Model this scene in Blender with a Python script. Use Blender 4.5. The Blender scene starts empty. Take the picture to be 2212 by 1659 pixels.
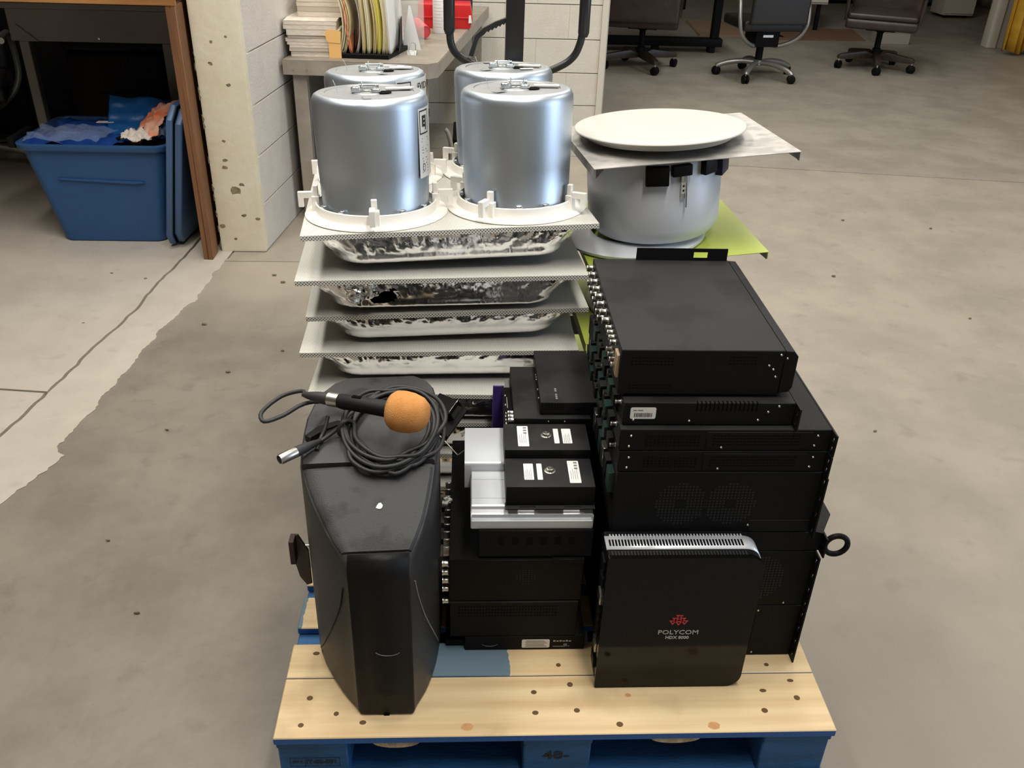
import bpy, bmesh, math, random
from mathutils import Vector, Matrix, noise
random.seed(7)
R = math.radians
SC = bpy.context.scene
COL = SC.collection

# ------------------------------------------------------------------ camera
cam_d = bpy.data.cameras.new('camera'); cam = bpy.data.objects.new('camera', cam_d); COL.objects.link(cam)
cam_d.sensor_fit = 'HORIZONTAL'; cam_d.sensor_width = 36.0; cam_d.lens = 36.0 * 1924.0 / 2212.0
cam_d.clip_start = 0.05
_r = Vector((0.998738, -0.04094738, 0.02908131)); _u = Vector((-0.0043791, 0.50583324, 0.86262017)); _f = Vector((0.05003233, 0.86165889, -0.50501557))
cam.matrix_world = Matrix(((_r.x, _u.x, -_f.x, 0.34066814), (_r.y, _u.y, -_f.y, -1.05412021), (_r.z, _u.z, -_f.z, 1.4865), (0, 0, 0, 1)))
SC.camera = cam

# ------------------------------------------------------------------ light and exposure
SC.view_settings.view_transform = 'Standard'; SC.view_settings.look = 'None'
SC.view_settings.gamma = 1.0; SC.view_settings.use_curve_mapping = False
SC.view_settings.exposure = 0.14
SC.cycles.use_denoising = True
SC.cycles.max_bounces = 7; SC.cycles.diffuse_bounces = 4; SC.cycles.glossy_bounces = 4; SC.cycles.transparent_max_bounces = 8
SC.cycles.caustics_reflective = False; SC.cycles.caustics_refractive = False
world = bpy.data.worlds.new('world'); SC.world = world; world.use_nodes = True
world.node_tree.nodes['Background'].inputs[0].default_value = (0.80, 0.86, 1.0, 1)
world.node_tree.nodes['Background'].inputs[1].default_value = 0.35

def area(name, loc, sx, sy, power, color, rot=(0, 0, 0)):
    l = bpy.data.lights.new(name, 'AREA'); l.shape = 'RECTANGLE'; l.size = sx; l.size_y = sy; l.energy = power; l.color = color
    o = bpy.data.objects.new(name, l); COL.objects.link(o); o.location = loc; o.rotation_euler = rot
    return o
WARM = (1.0, 0.965, 0.895)
# fluorescent strips hanging below the roof
area('strip_light', (0.90, -0.35, 3.55), 0.35, 2.4, 76, WARM)
area('strip_light', (1.50, 3.20, 3.55), 0.35, 2.4, 34, WARM)
area('strip_light', (-1.00, 0.60, 3.55), 0.35, 2.4, 62, WARM)
area('strip_light', (-0.45, 2.30, 3.55), 0.35, 2.0, 40, WARM)
area('strip_light', (4.30, 2.30, 3.55), 0.35, 2.4, 58, WARM)
area('strip_light', (2.80, 5.90, 3.55), 0.35, 2.4, 44, WARM)
area('strip_light', (0.50, 4.10, 3.55), 0.35, 1.6, 34, WARM)
# daylight through the loading door in the right-hand wall
area('door_daylight', (7.25, -0.9, 1.55), 3.6, 3.0, 150, (0.62, 0.78, 1.0), (0, R(90), 0))

# ------------------------------------------------------------------ helpers
def wm(o):
    m = Matrix.LocRotScale(o.location, o.rotation_euler, o.scale)
    return wm(o.parent) @ m if o.parent else m

def tag(o, label=None, cat=None, group=None, kind=None):
    if label: o['label'] = label
    if cat: o['category'] = cat
    if group: o['group'] = group
    if kind: o['kind'] = kind
    return o

def thing(name, loc, label, cat, group=None, rot=(0, 0, 0)):
    o = bpy.data.objects.new(name, None); COL.objects.link(o)
    o.empty_display_size = 0.05; o.location = loc; o.rotation_euler = rot
    return tag(o, label, cat, group)

def fin(name, bm, mat, parent=None, w=True, smooth=40, loc=None, rot=None):
    """turn a bmesh into one object; w: the verts are world coordinates"""
    if parent is not None and w:
        bmesh.ops.transform(bm, matrix=wm(parent).inverted(), verts=bm.verts)
    me = bpy.data.meshes.new(name)
    bmesh.ops.recalc_face_normals(bm, faces=bm.faces)
    for f in bm.faces: f.smooth = smooth > 0
    bm.to_mesh(me); bm.free()
    if smooth > 0: me.set_sharp_from_angle(angle=R(smooth))
    if mat: me.materials.append(mat)
    o = bpy.data.objects.new(name, me); COL.objects.link(o)
    if parent is not None: o.parent = parent
    if loc is not None: o.location = loc
    if rot is not None: o.rotation_euler = rot
    return o

def obj(name, me, parent=None, loc=(0, 0, 0), rot=(0, 0, 0), scale=None):
    o = bpy.data.objects.new(name, me); COL.objects.link(o); o.parent = parent; o.location = loc; o.rotation_euler = rot
    if scale: o.scale = scale
    return o

def copy_tree(o, parent=None):
    c = o.copy(); COL.objects.link(c); c.parent = parent
    for ch in list(o.children): copy_tree(ch, c)
    return c

def bbox(bm, x0, x1, y0, y1, z0, z1, bev=0.0, seg=2):
    vs = [bm.verts.new(p) for p in ((x0, y0, z0), (x1, y0, z0), (x1, y1, z0), (x0, y1, z0), (x0, y0, z1), (x1, y0, z1), (x1, y1, z1), (x0, y1, z1))]
    fs = [bm.faces.new([vs[i] for i in q]) for q in ((0, 3, 2, 1), (4, 5, 6, 7), (0, 1, 5, 4), (1, 2, 6, 5), (2, 3, 7, 6), (3, 0, 4, 7))]
    if bev > 0:
        es = list({e for f in fs for e in f.edges})
        bmesh.ops.bevel(bm, geom=es, offset=bev, segments=seg, affect='EDGES', profile=0.6)

def box(name, x0, x1, y0, y1, z0, z1, mat, parent=None, bev=0.0, seg=2, w=True, rot=None, loc=None):
    bm = bmesh.new(); bbox(bm, x0, x1, y0, y1, z0, z1, bev, seg)
    return fin(name, bm, mat, parent, w, rot=rot, loc=loc)

def prism(name, pts, axis, a0, a1, mat, parent=None, bev=0.0, seg=2, w=True, loc=None, rot=None, smooth=40):
    """polygon in the two other axes (in x,y,z order), extruded along axis from a0 to a1"""
    bm = bmesh.new()
    def P(p, a): return {'x': (a, p[0], p[1]), 'y': (p[0], a, p[1]), 'z': (p[0], p[1], a)}[axis]
    lo = [bm.verts.new(P(p, a0)) for p in pts]; hi = [bm.verts.new(P(p, a1)) for p in pts]
    n = len(pts)
    fs = [bm.faces.new(lo), bm.faces.new(hi)]
    for i in range(n): bm.faces.new((lo[i], lo[(i + 1) % n], hi[(i + 1) % n], hi[i]))
    if bev > 0:
        es = list({e for f in fs for e in f.edges})
        bmesh.ops.bevel(bm, geom=es, offset=bev, segments=seg, affect='EDGES', profile=0.6)
    return fin(name, bm, mat, parent, w, smooth, loc=loc, rot=rot)

def lathe_bm(prof, seg=48, a0=0.0, a1=360.0, close=False):
    bm = bmesh.new(); full = abs(a1 - a0 - 360) < 1e-6
    n = seg if full else seg + 1
    rings = []
    for (r, z) in prof:
        if r < 1e-6: rings.append([bm.verts.new((0, 0, z))])
        else: rings.append([bm.verts.new((r * math.cos(R(a0 + (a1 - a0) * i / seg)), r * math.sin(R(a0 + (a1 - a0) * i / seg)), z)) for i in range(n)])
    pairs = list(zip(rings, rings[1:])) + ([(rings[-1], rings[0])] if close else [])
    for A, B in pairs:
        for i in range(seg):
            j = (i + 1) % n
            if len(A) == 1 and len(B) == 1: continue
            if len(A) == 1: bm.faces.new((A[0], B[i], B[j]))
            elif len(B) == 1: bm.faces.new((A[i], A[j], B[0]))
            else: bm.faces.new((A[i], A[j], B[j], B[i]))
    return bm

def lathe(name, prof, mat, parent=None, seg=48, loc=(0, 0, 0), rot=(0, 0, 0), smooth=35, a0=0, a1=360, close=False):
    return fin(name, lathe_bm(prof, seg, a0, a1, close), mat, parent, False, smooth, loc=loc, rot=rot)

def spline(pts, n=8, closed=False):
    P = [Vector(p) for p in pts]; out = []; k = len(P)
    for i in range(k if closed else k - 1):
        g = (lambda j: P[j % k]) if closed else (lambda j: P[max(0, min(k - 1, j))])
        a, b, c, d = g(i - 1), g(i), g(i + 1), g(i + 2)
        for s in range(n):
            t = s / n
            out.append(0.5 * ((2 * b) + (c - a) * t + (2 * a - 5 * b + 4 * c - d) * t * t + (3 * b - a - 3 * c + d) * t ** 3))
    if not closed: out.append(P[-1])
    return out

def tube_bm(bm, pts, r, k=8, closed=False, flat=None):
    P = [Vector(p) for p in pts]; n = len(P); rad = r if isinstance(r, (list, tuple)) else [r] * n
    T = []
    for i in range(n):
        a = P[(i - 1) % n] if (closed or i > 0) else P[0]; b = P[(i + 1) % n] if (closed or i < n - 1) else P[-1]
        t = (b - a); T.append(t.normalized() if t.length > 1e-9 else Vector((0, 0, 1)))
    up = Vector((0, 0, 1)) if abs(T[0].z) < 0.9 else Vector((1, 0, 0))
    nrm = (up - T[0] * up.dot(T[0])).normalized(); rings = []
    for i in range(n):
        nrm = (nrm - T[i] * nrm.dot(T[i])); nrm = nrm.normalized() if nrm.length > 1e-6 else T[i].orthogonal().normalized()
        bn = T[i].cross(nrm); fl = flat or 1.0
        rings.append([bm.verts.new(P[i] + rad[i] * (math.cos(2 * math.pi * j / k) * nrm * fl + math.sin(2 * math.pi * j / k) * bn)) for j in range(k)])
    for i in range(n if closed else n - 1):
        A, B = rings[i], rings[(i + 1) % n]
        for j in range(k): bm.faces.new((A[j], A[(j + 1) % k], B[(j + 1) % k], B[j]))
    if not closed:
        bm.faces.new(list(reversed(rings[0]))); bm.faces.new(rings[-1])

def tube(name, pts, r, mat, parent=None, k=8, closed=False, w=True, smooth=60, flat=None):
    bm = bmesh.new(); tube_bm(bm, pts, r, k, closed, flat); return fin(name, bm, mat, parent, w, smooth)

def holes_plate(name, us, vs, holes, thick, fn, mat, parent=None, w=True):
    """connected sheet from a grid of quads with the quads in `holes` left out; fn(u, v, d) gives the point, d runs 0..thick"""
    bm = bmesh.new(); V = {}
    def vert(i, j, d):
        if (i, j, d) not in V: V[(i, j, d)] = bm.verts.new(fn(us[i], vs[j], thick * d))
        return V[(i, j, d)]
    cells = {(i, j) for i in range(len(us) - 1) for j in range(len(vs) - 1)} - set(holes)
    for (i, j) in cells:
        q = ((i, j), (i + 1, j), (i + 1, j + 1), (i, j + 1))
        bm.faces.new([vert(a, b, 0) for a, b in q]); bm.faces.new([vert(a, b, 1) for a, b in q])
        for s, (di, dj) in zip(range(4), ((0, -1), (1, 0), (0, 1), (-1, 0))):
            if (i + di, j + dj) not in cells:
                a, b = q[s], q[(s + 1) % 4]; bm.faces.new((vert(*a, 0), vert(*b, 0), vert(*b, 1), vert(*a, 1)))
    return fin(name, bm, mat, parent, w, 0)

_text_cache = {}
def text(name, s, size, loc, rot, mat, parent, w=True, sx=1.0, bold=0.0, align='CENTER'):
    cu = bpy.data.curves.new('t', 'FONT'); cu.body = s; cu.size = size; cu.align_x = align; cu.align_y = 'CENTER'
    cu.extrude = 0.0002; cu.resolution_u = 2; cu.offset = bold
    t = bpy.data.objects.new('t', cu); COL.objects.link(t)
    dg = bpy.context.evaluated_depsgraph_get(); dg.update()
    me = bpy.data.meshes.new_from_object(t.evaluated_get(dg))
    bpy.data.objects.remove(t); bpy.data.curves.remove(cu)
    me.name = name; me.materials.clear(); me.materials.append(mat)
    o = bpy.data.objects.new(name, me); COL.objects.link(o)
    M = Matrix.LocRotScale(Vector(loc), __import__('mathutils').Euler(rot), Vector((sx, 1, 1)))
    if parent is not None:
        o.parent = parent
        if w: M = wm(parent).inverted() @ M
    o.matrix_basis = M
    return o

def quads(name, rects, fn, mat, parent, w=True, kind='stuff'):
    """many tiny flat rectangles as one part; fn(u, v) -> point"""
    bm = bmesh.new()
    for (u0, u1, v0, v1) in rects:
        bm.faces.new([bm.verts.new(fn(*p)) for p in ((u0, v0), (u1, v0), (u1, v1), (u0, v1))])
    o = fin(name, bm, mat, parent, w, 0)
    if kind: o['kind'] = kind
    return o

# ------------------------------------------------------------------ materials
MATS = {}
def srgb(r, g, b):
    f = lambda c: (c / 255) / 12.92 if c / 255 <= 0.04045 else ((c / 255 + 0.055) / 1.055) ** 2.4
    return (f(r), f(g), f(b))

def mat(name, col, rough=0.5, metal=0.0, var=None, vscale=8.0, vamt=0.5, bump=0.0, bscale=60.0, stretch=(1, 1, 1), spec=0.5, dust=None, coat=0.0, detail=6.0, trans=0.0, alpha=1.0, smear=0.55, sscale=9.0):
    if name in MATS: return MATS[name]
    m = bpy.data.materials.new(name); m.use_nodes = True; nt = m.node_tree; N = nt.nodes; L = nt.links
    b = N['Principled BSDF']
    b.inputs['Base Color'].default_value = (*col, 1); b.inputs['Roughness'].default_value = rough; b.inputs['Metallic'].default_value = metal
    b.inputs['Specular IOR Level'].default_value = spec
    if coat: b.inputs['Coat Weight'].default_value = coat; b.inputs['Coat Roughness'].default_value = 0.06
    if trans: b.inputs['Transmission Weight'].default_value = trans
    if alpha < 1: b.inputs['Alpha'].default_value = alpha
    tc = N.new('ShaderNodeTexCoord'); mp = N.new('ShaderNodeMapping'); L.new(tc.outputs['Object'], mp.inputs[0]); mp.inputs['Scale'].default_value = stretch
    colout = None
    if var is not None:
        nz = N.new('ShaderNodeTexNoise'); nz.inputs['Scale'].default_value = vscale; nz.inputs['Detail'].default_value = detail; nz.inputs['Roughness'].default_value = 0.6
        L.new(mp.outputs[0], nz.inputs['Vector'])
        rp = N.new('ShaderNodeValToRGB'); L.new(nz.outputs['Fac'], rp.inputs[0])
        rp.color_ramp.elements[0].position = 0.5 - 0.25 * vamt; rp.color_ramp.elements[1].position = 0.5 + 0.25 * vamt
        rp.color_ramp.elements[0].color = (*col, 1); rp.color_ramp.elements[1].color = (*var, 1)
        colout = rp.outputs[0]
    if dust is not None:      # settled dust on faces that look up, wiped away in patches
        dc, amt = dust
        g = N.new('ShaderNodeNewGeometry'); sx = N.new('ShaderNodeSeparateXYZ'); L.new(g.outputs['Normal'], sx.inputs[0])
        r1 = N.new('ShaderNodeMapRange'); L.new(sx.outputs['Z'], r1.inputs[0]); r1.inputs[1].default_value = 0.35; r1.inputs[2].default_value = 0.85; r1.inputs[4].default_value = amt
        n2 = N.new('ShaderNodeTexNoise'); n2.inputs['Scale'].default_value = sscale; n2.inputs['Detail'].default_value = 3.0; L.new(tc.outputs['Object'], n2.inputs['Vector'])
        r2 = N.new('ShaderNodeMapRange'); L.new(n2.outputs['Fac'], r2.inputs[0]); r2.inputs[1].default_value = 0.40; r2.inputs[2].default_value = 0.49; r2.inputs[3].default_value = smear
        mu = N.new('ShaderNodeMath'); mu.operation = 'MULTIPLY'; L.new(r1.outputs[0], mu.inputs[0]); L.new(r2.outputs[0], mu.inputs[1])
        mx = N.new('ShaderNodeMix'); mx.data_type = 'RGBA'; L.new(mu.outputs[0], mx.inputs[0])
        if colout: L.new(colout, mx.inputs[6])
        else: mx.inputs[6].default_value = (*col, 1)
        mx.inputs[7].default_value = (*dc, 1); colout = mx.outputs[2]
    if colout: L.new(colout, b.inputs['Base Color'])
    if bump > 0:
        n3 = N.new('ShaderNodeTexNoise'); n3.inputs['Scale'].default_value = bscale; n3.inputs['Detail'].default_value = 4.0; L.new(mp.outputs[0], n3.inputs['Vector'])
        bp = N.new('ShaderNodeBump'); bp.inputs['Strength'].default_value = bump; bp.inputs['Distance'].default_value = 0.01; L.new(n3.outputs['Fac'], bp.inputs['Height']); L.new(bp.outputs[0], b.inputs['Normal'])
    MATS[name] = m
    return m

DUST = srgb(96, 94, 92)
M_black = mat('black_steel', (0.0085, 0.0088, 0.0088), 0.50, spec=0.09, dust=(DUST, 0.15), bump=0.05, bscale=500)
M_black2 = mat('black_plastic', (0.009, 0.009, 0.0095), 0.5, spec=0.12, dust=(DUST, 0.18), bump=0.08, bscale=420)
M_clean = mat('clean_black', (0.006, 0.006, 0.006), 0.45, spec=0.10)
M_vent = mat('vent_glint', (0.022, 0.023, 0.023), 0.5, spec=0.2)
M_hole = mat('hole_black', (0.0015, 0.0015, 0.0015), 0.9, spec=0.1)
M_gloss = mat('gloss_black', (0.0035, 0.0035, 0.003), 0.09, spec=0.24, bump=0.01, bscale=40)
M_cab = mat('cabinet_black', (0.022, 0.022, 0.0215), 0.46, var=(0.03, 0.03, 0.03), vscale=5, spec=0.28, dust=(srgb(108, 107, 108), 0.17), smear=0.0, sscale=13.0, bump=0.10, bscale=380)
M_cabshade = mat('cabinet_shade', (0.006, 0.006, 0.006), 0.5, spec=0.2, bump=0.08, bscale=380)
M_silver = mat('silver_aluminium', srgb(200, 203, 208), 0.32, 0.3)
M_chrome = mat('chrome', (0.75, 0.74, 0.72), 0.16, 1.0)
M_nickel = mat('nickel', (0.62, 0.60, 0.56), 0.28, 1.0)
M_steel = mat('galvanised_steel', (0.52, 0.58, 0.66), 0.42, 1.0, var=(0.57, 0.63, 0.70), vscale=3, bump=0.02, bscale=90, stretch=(1, 1, 0.15))
M_lid = mat('zinc_lid', (0.30, 0.31, 0.32), 0.5, 0.8, var=(0.36, 0.37, 0.38), vscale=14)
M_zinc = mat('zinc_bracket', (0.70, 0.74, 0.76), 0.25, 1.0)
M_white = mat('white_plastic', srgb(192, 189, 181), 0.5)
M_flange = mat('flange_white', srgb(250, 247, 240), 0.42)
M_whitepaint = mat('white_powder', srgb(233, 230, 222), 0.5)
M_label = mat('white_label', srgb(225, 224, 222), 0.6)
M_ink = mat('printed_ink', srgb(38, 38, 40), 0.7)
M_greyink = mat('grey_ink', srgb(120, 120, 122), 0.7)
M_whiteink = mat('white_ink', srgb(176, 174, 170), 0.6)
M_redink = mat('red_ink', srgb(205, 52, 66), 0.5)
M_drum = mat('drum_grey', srgb(204, 207, 213), 0.38, 0.05)
M_lime = mat('lime_paint', srgb(176, 190, 74), 0.42, var=srgb(182, 194, 86), vscale=3)
M_greyplate = mat('dusty_plate', srgb(182, 178, 172), 0.55, 0.1, var=srgb(156, 153, 148), vscale=14, vamt=0.3, detail=2.5, stretch=(1, 1.6, 1))
M_navy = mat('navy_plastic', srgb(22, 27, 58), 0.5)
M_bluetub = mat('blue_tub', srgb(42, 78, 122), 0.45, spec=0.3, var=srgb(46, 82, 126), vscale=3, bump=0.03, bscale=120)
M_bluelid = mat('blue_lid', srgb(70, 100, 140), 0.42)
M_bluefilm = mat('blue_film', srgb(24, 66, 146), 0.16, var=srgb(38, 84, 166), vscale=9, bump=0.25, bscale=18)
M_film = mat('clear_film', srgb(170, 190, 225), 0.08, alpha=0.16, spec=0.9, bump=0.5, bscale=26)
M_orange = mat('orange_paper', srgb(238, 120, 70), 0.5, var=srgb(244, 190, 165), vscale=10)
M_paper = mat('paper', srgb(222, 212, 198), 0.8, var=srgb(206, 194, 180), vscale=30, stretch=(1, 1, 6))
M_paper2 = mat('paper_grey', srgb(190, 178, 164), 0.8)
M_manila = mat('manila', srgb(214, 198, 152), 0.75, var=srgb(200, 184, 140), vscale=12)
M_cream = mat('cream_folder', srgb(222, 214, 186), 0.75)
M_ofolder = mat('orange_folder', srgb(214, 136, 92), 0.75)
M_yfolder = mat('yellow_folder', srgb(216, 206, 100), 0.75)
M_gfolder = mat('grey_folder', srgb(168, 160, 156), 0.75)
M_red = mat('red_plastic', srgb(196, 30, 34), 0.38)
M_redcup = mat('red_cup', srgb(206, 66, 70), 0.4)
M_foam = mat('orange_foam', srgb(192, 130, 68), 0.95, var=srgb(204, 142, 80), vscale=40, bump=0.25, bscale=500)
M_cord = mat('cord_rubber', (0.022, 0.022, 0.022), 0.55)
M_pcb = mat('pcb_green', srgb(12, 44, 38), 0.5)
M_purple = mat('purple_box', srgb(70, 52, 120), 0.5)
M_brownleather = mat('brown_leather', srgb(58, 46, 40), 0.38, var=srgb(48, 38, 33), vscale=12, bump=0.1, bscale=80)
M_blackleather = mat('black_leather', srgb(34, 32, 31), 0.42, bump=0.08, bscale=90)
M_chairwood = mat('dark_wood', srgb(54, 42, 34), 0.4, var=srgb(40, 31, 26), vscale=6, stretch=(4, 1, 1))
M_chairsilver = mat('chair_silver', srgb(160, 160, 158), 0.32, 0.7)
M_tablegrey = mat('grey_laminate', srgb(150, 141, 128), 0.5, var=srgb(128, 120, 108), vscale=7, bump=0.05)
M_tablelip = mat('grey_edge', srgb(156, 148, 136), 0.55, var=srgb(132, 124, 112), vscale=12, vamt=0.9)
M_deskdark = mat('dark_grey_metal', srgb(124, 124, 119), 0.55, var=srgb(114, 114, 109), vscale=4)
M_ply = mat('bench_wood', srgb(126, 84, 52), 0.6, var=srgb(104, 68, 42), vscale=3, stretch=(6, 6, 1))
M_plyend = mat('bench_wood_h', srgb(168, 118, 66), 0.55, var=srgb(140, 92, 50), vscale=3, stretch=(1, 6, 6))
M_column = mat('column_paint', srgb(230, 223, 204), 0.6, var=srgb(219, 208, 178), vscale=5, vamt=0.7, bump=0.15, bscale=30)
M_chip = mat('bare_patch', srgb(92, 80, 62), 0.8, var=srgb(150, 136, 106), vscale=40)
M_block = mat('block_paint', srgb(214, 209, 196), 0.55, var=srgb(206, 200, 186), vscale=6, bump=0.2, bscale=90)
M_block2 = mat('block_paint_side', srgb(206, 200, 192), 0.55, var=srgb(196, 190, 182), vscale=6, bump=0.2, bscale=90)
M_mortar = mat('mortar', srgb(150, 142, 126), 0.8)
M_trim = mat('trim_paint', srgb(206, 200, 186), 0.5)
M_wall = mat('far_wall', srgb(186, 178, 162), 0.6, var=srgb(170, 162, 148), vscale=2)
M_wallgrey = mat('grey_wall', srgb(168, 160, 150), 0.6)
M_ceil = mat('ceiling_paint', srgb(196, 192, 184), 0.8)
M_curtain = mat('yellow_curtain', srgb(205, 158, 44), 0.7, var=srgb(190, 142, 36), vscale=10)
M_mat1 = mat('tan_mat', srgb(150, 124, 100), 0.9, bump=0.3, bscale=200)
M_mat2 = mat('brown_mat', srgb(120, 88, 68), 0.9, bump=0.3, bscale=200)
M_jack = mat('jack_black', (0.012, 0.012, 0.012), 0.34)
M_bluepaint = mat('pallet_blue', srgb(40, 100, 156), 0.6, var=srgb(34, 84, 130), vscale=7, bump=0.2, bscale=60, stretch=(1, 4, 4))
M_nail = mat('rusty_nail', srgb(100, 74, 44), 0.7, 0.2)
M_knot = mat('knot', srgb(206, 156, 104), 0.6, var=srgb(190, 138, 90), vscale=60)
M_pulp = mat('bare_wood', srgb(206, 190, 160), 0.8, var=srgb(160, 140, 110), vscale=60)
M_clearplastic = mat('clear_plastic', srgb(225, 222, 216), 0.12, alpha=0.30)
M_amber = mat('amber_tag', srgb(232, 182, 112), 0.6)
M_bracketplate = mat('bracket_plate', srgb(62, 58, 54), 0.5)

def wood_mat(name, blue_ranges=()):
    if name in MATS: return MATS[name]
    m = mat(name, srgb(236, 204, 148), 0.62)
    nt = m.node_tree; N = nt.nodes; L = nt.links; b = N['Principled BSDF']
    tc = N.new('ShaderNodeTexCoord'); mp = N.new('ShaderNodeMapping'); mp.inputs['Scale'].default_value = (1.2, 26, 26); L.new(tc.outputs['Object'], mp.inputs[0])
    n1 = N.new('ShaderNodeTexNoise'); n1.inputs['Scale'].default_value = 1.6; n1.inputs['Detail'].default_value = 5; L.new(mp.outputs[0], n1.inputs['Vector'])
    r1 = N.new('ShaderNodeValToRGB'); L.new(n1.outputs['Fac'], r1.inputs[0])
    r1.color_ramp.elements[0].position = 0.32; r1.color_ramp.elements[0].color = (*srgb(206, 176, 130), 1)
    r1.color_ramp.elements[1].position = 0.62; r1.color_ramp.elements[1].color = (*srgb(228, 202, 158), 1)
    n2 = N.new('ShaderNodeTexNoise'); n2.inputs['Scale'].default_value = 7; n2.inputs['Detail'].default_value = 6; L.new(tc.outputs['Object'], n2.inputs['Vector'])
    r2 = N.new('ShaderNodeMapRange'); L.new(n2.outputs['Fac'], r2.inputs[0]); r2.inputs[1].default_value = 0.56; r2.inputs[2].default_value = 0.78; r2.inputs[4].default_value = 0.6
    mx = N.new('ShaderNodeMix'); mx.data_type = 'RGBA'; L.new(r2.outputs[0], mx.inputs[0]); L.new(r1.outputs[0], mx.inputs[6]); mx.inputs[7].default_value = (*srgb(160, 134, 100), 1)
    out = mx.outputs[2]
    sx = N.new('ShaderNodeSeparateXYZ'); L.new(tc.outputs['Object'], sx.inputs[0])
    for (x0, x1) in blue_ranges:      # old blue paint left on part of the board
        n3 = N.new('ShaderNodeTexNoise'); n3.inputs['Scale'].default_value = 30; L.new(tc.outputs['Object'], n3.inputs['Vector'])
        a1 = N.new('ShaderNodeMath'); a1.operation = 'MULTIPLY_ADD'; L.new(n3.outputs['Fac'], a1.inputs[0]); a1.inputs[1].default_value = 0.02; L.new(sx.outputs['X'], a1.inputs[2])
        g1 = N.new('ShaderNodeMath'); g1.operation = 'GREATER_THAN'; L.new(a1.outputs[0], g1.inputs[0]); g1.inputs[1].default_value = x0
        g2 = N.new('ShaderNodeMath'); g2.operation = 'LESS_THAN'; L.new(a1.outputs[0], g2.inputs[0]); g2.inputs[1].default_value = x1
        g3 = N.new('ShaderNodeMath'); g3.operation = 'MULTIPLY'; L.new(g1.outputs[0], g3.inputs[0]); L.new(g2.outputs[0], g3.inputs[1])
        g4 = N.new('ShaderNodeMath'); g4.operation = 'MULTIPLY'; L.new(g3.outputs[0], g4.inputs[0]); g4.inputs[1].default_value = 0.85
        my = N.new('ShaderNodeMix'); my.data_type = 'RGBA'; L.new(g4.outputs[0], my.inputs[0]); L.new(out, my.inputs[6]); my.inputs[7].default_value = (*srgb(52, 108, 138), 1); out = my.outputs[2]
    # the outer edges keep their blue paint
    g = N.new('ShaderNodeNewGeometry'); sg = N.new('ShaderNodeSeparateXYZ'); L.new(g.outputs['Normal'], sg.inputs[0])
    lz = N.new('ShaderNodeMath'); lz.operation = 'LESS_THAN'; L.new(sg.outputs['Z'], lz.inputs[0]); lz.inputs[1].default_value = 0.45
    mz = N.new('ShaderNodeMix'); mz.data_type = 'RGBA'; L.new(lz.outputs[0], mz.inputs[0]); L.new(out, mz.inputs[6]); mz.inputs[7].default_value = (*srgb(46, 96, 166), 1)
    L.new(mz.outputs[2], b.inputs['Base Color'])
    return m

def perf_mat(name, plane, pitch=0.0047, rad=0.285, hole=0.02):
    """white sheet with a staggered pattern of small punched holes, the dark behind them painted in"""
    if name in MATS: return MATS[name]
    m = mat(name, srgb(226, 222, 212), 0.5); nt = m.node_tree; N = nt.nodes; L = nt.links; b = N['Principled BSDF']
    tc = N.new('ShaderNodeTexCoord'); mp = N.new('ShaderNodeMapping'); L.new(tc.outputs['Object'], mp.inputs[0])
    if plane == 'xz': mp.inputs['Rotation'].default_value = (R(-90), 0, 0)
    m2 = N.new('ShaderNodeMapping'); m2.inputs['Rotation'].default_value = (0, 0, R(45)); L.new(mp.outputs[0], m2.inputs[0])
    v = N.new('ShaderNodeTexVoronoi'); v.voronoi_dimensions = '2D'; v.inputs['Scale'].default_value = 1 / pitch; v.inputs['Randomness'].default_value = 0.0; L.new(m2.outputs[0], v.inputs['Vector'])
    lt = N.new('ShaderNodeMath'); lt.operation = 'LESS_THAN'; L.new(v.outputs['Distance'], lt.inputs[0]); lt.inputs[1].default_value = rad
    mx = N.new('ShaderNodeMix'); mx.data_type = 'RGBA'; L.new(lt.outputs[0], mx.inputs[0]); mx.inputs[6].default_value = (*srgb(226, 223, 213), 1); mx.inputs[7].default_value = (hole, hole, hole, 1)  # shade inside the holes put into the colour
    L.new(mx.outputs[2], b.inputs['Base Color'])
    return m
M_perf = perf_mat('perforated_face', 'xy', 0.0040, 0.235, 0.10); M_perfrim = perf_mat('perforated_rim', 'xz')

def foil_mat():
    m = mat('crinkled_foil', (0.93, 0.93, 0.92), 0.20, 1.0); nt = m.node_tree; N = nt.nodes; L = nt.links; b = N['Principled BSDF']
    tc = N.new('ShaderNodeTexCoord'); mp = N.new('ShaderNodeMapping'); mp.inputs['Scale'].default_value = (15, 15, 2.2); mp.inputs['Rotation'].default_value = (0, R(14), 0); L.new(tc.outputs['Object'], mp.inputs[0])
    n = N.new('ShaderNodeTexNoise'); n.inputs['Scale'].default_value = 5; n.inputs['Detail'].default_value = 4; n.inputs['Roughness'].default_value = 0.55; n.inputs['Distortion'].default_value = 0.4; n.noise_type = 'RIDGED_MULTIFRACTAL' if 'RIDGED_MULTIFRACTAL' in [i.identifier for i in n.bl_rna.properties['noise_type'].enum_items] else n.noise_type
    L.new(mp.outputs[0], n.inputs['Vector'])
    bp = N.new('ShaderNodeBump'); bp.inputs['Strength'].default_value = 0.4; bp.inputs['Distance'].default_value = 0.004; L.new(n.outputs['Fac'], bp.inputs['Height']); L.new(bp.outputs[0], b.inputs['Normal'])
    return m
M_foil = foil_mat()

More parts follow.
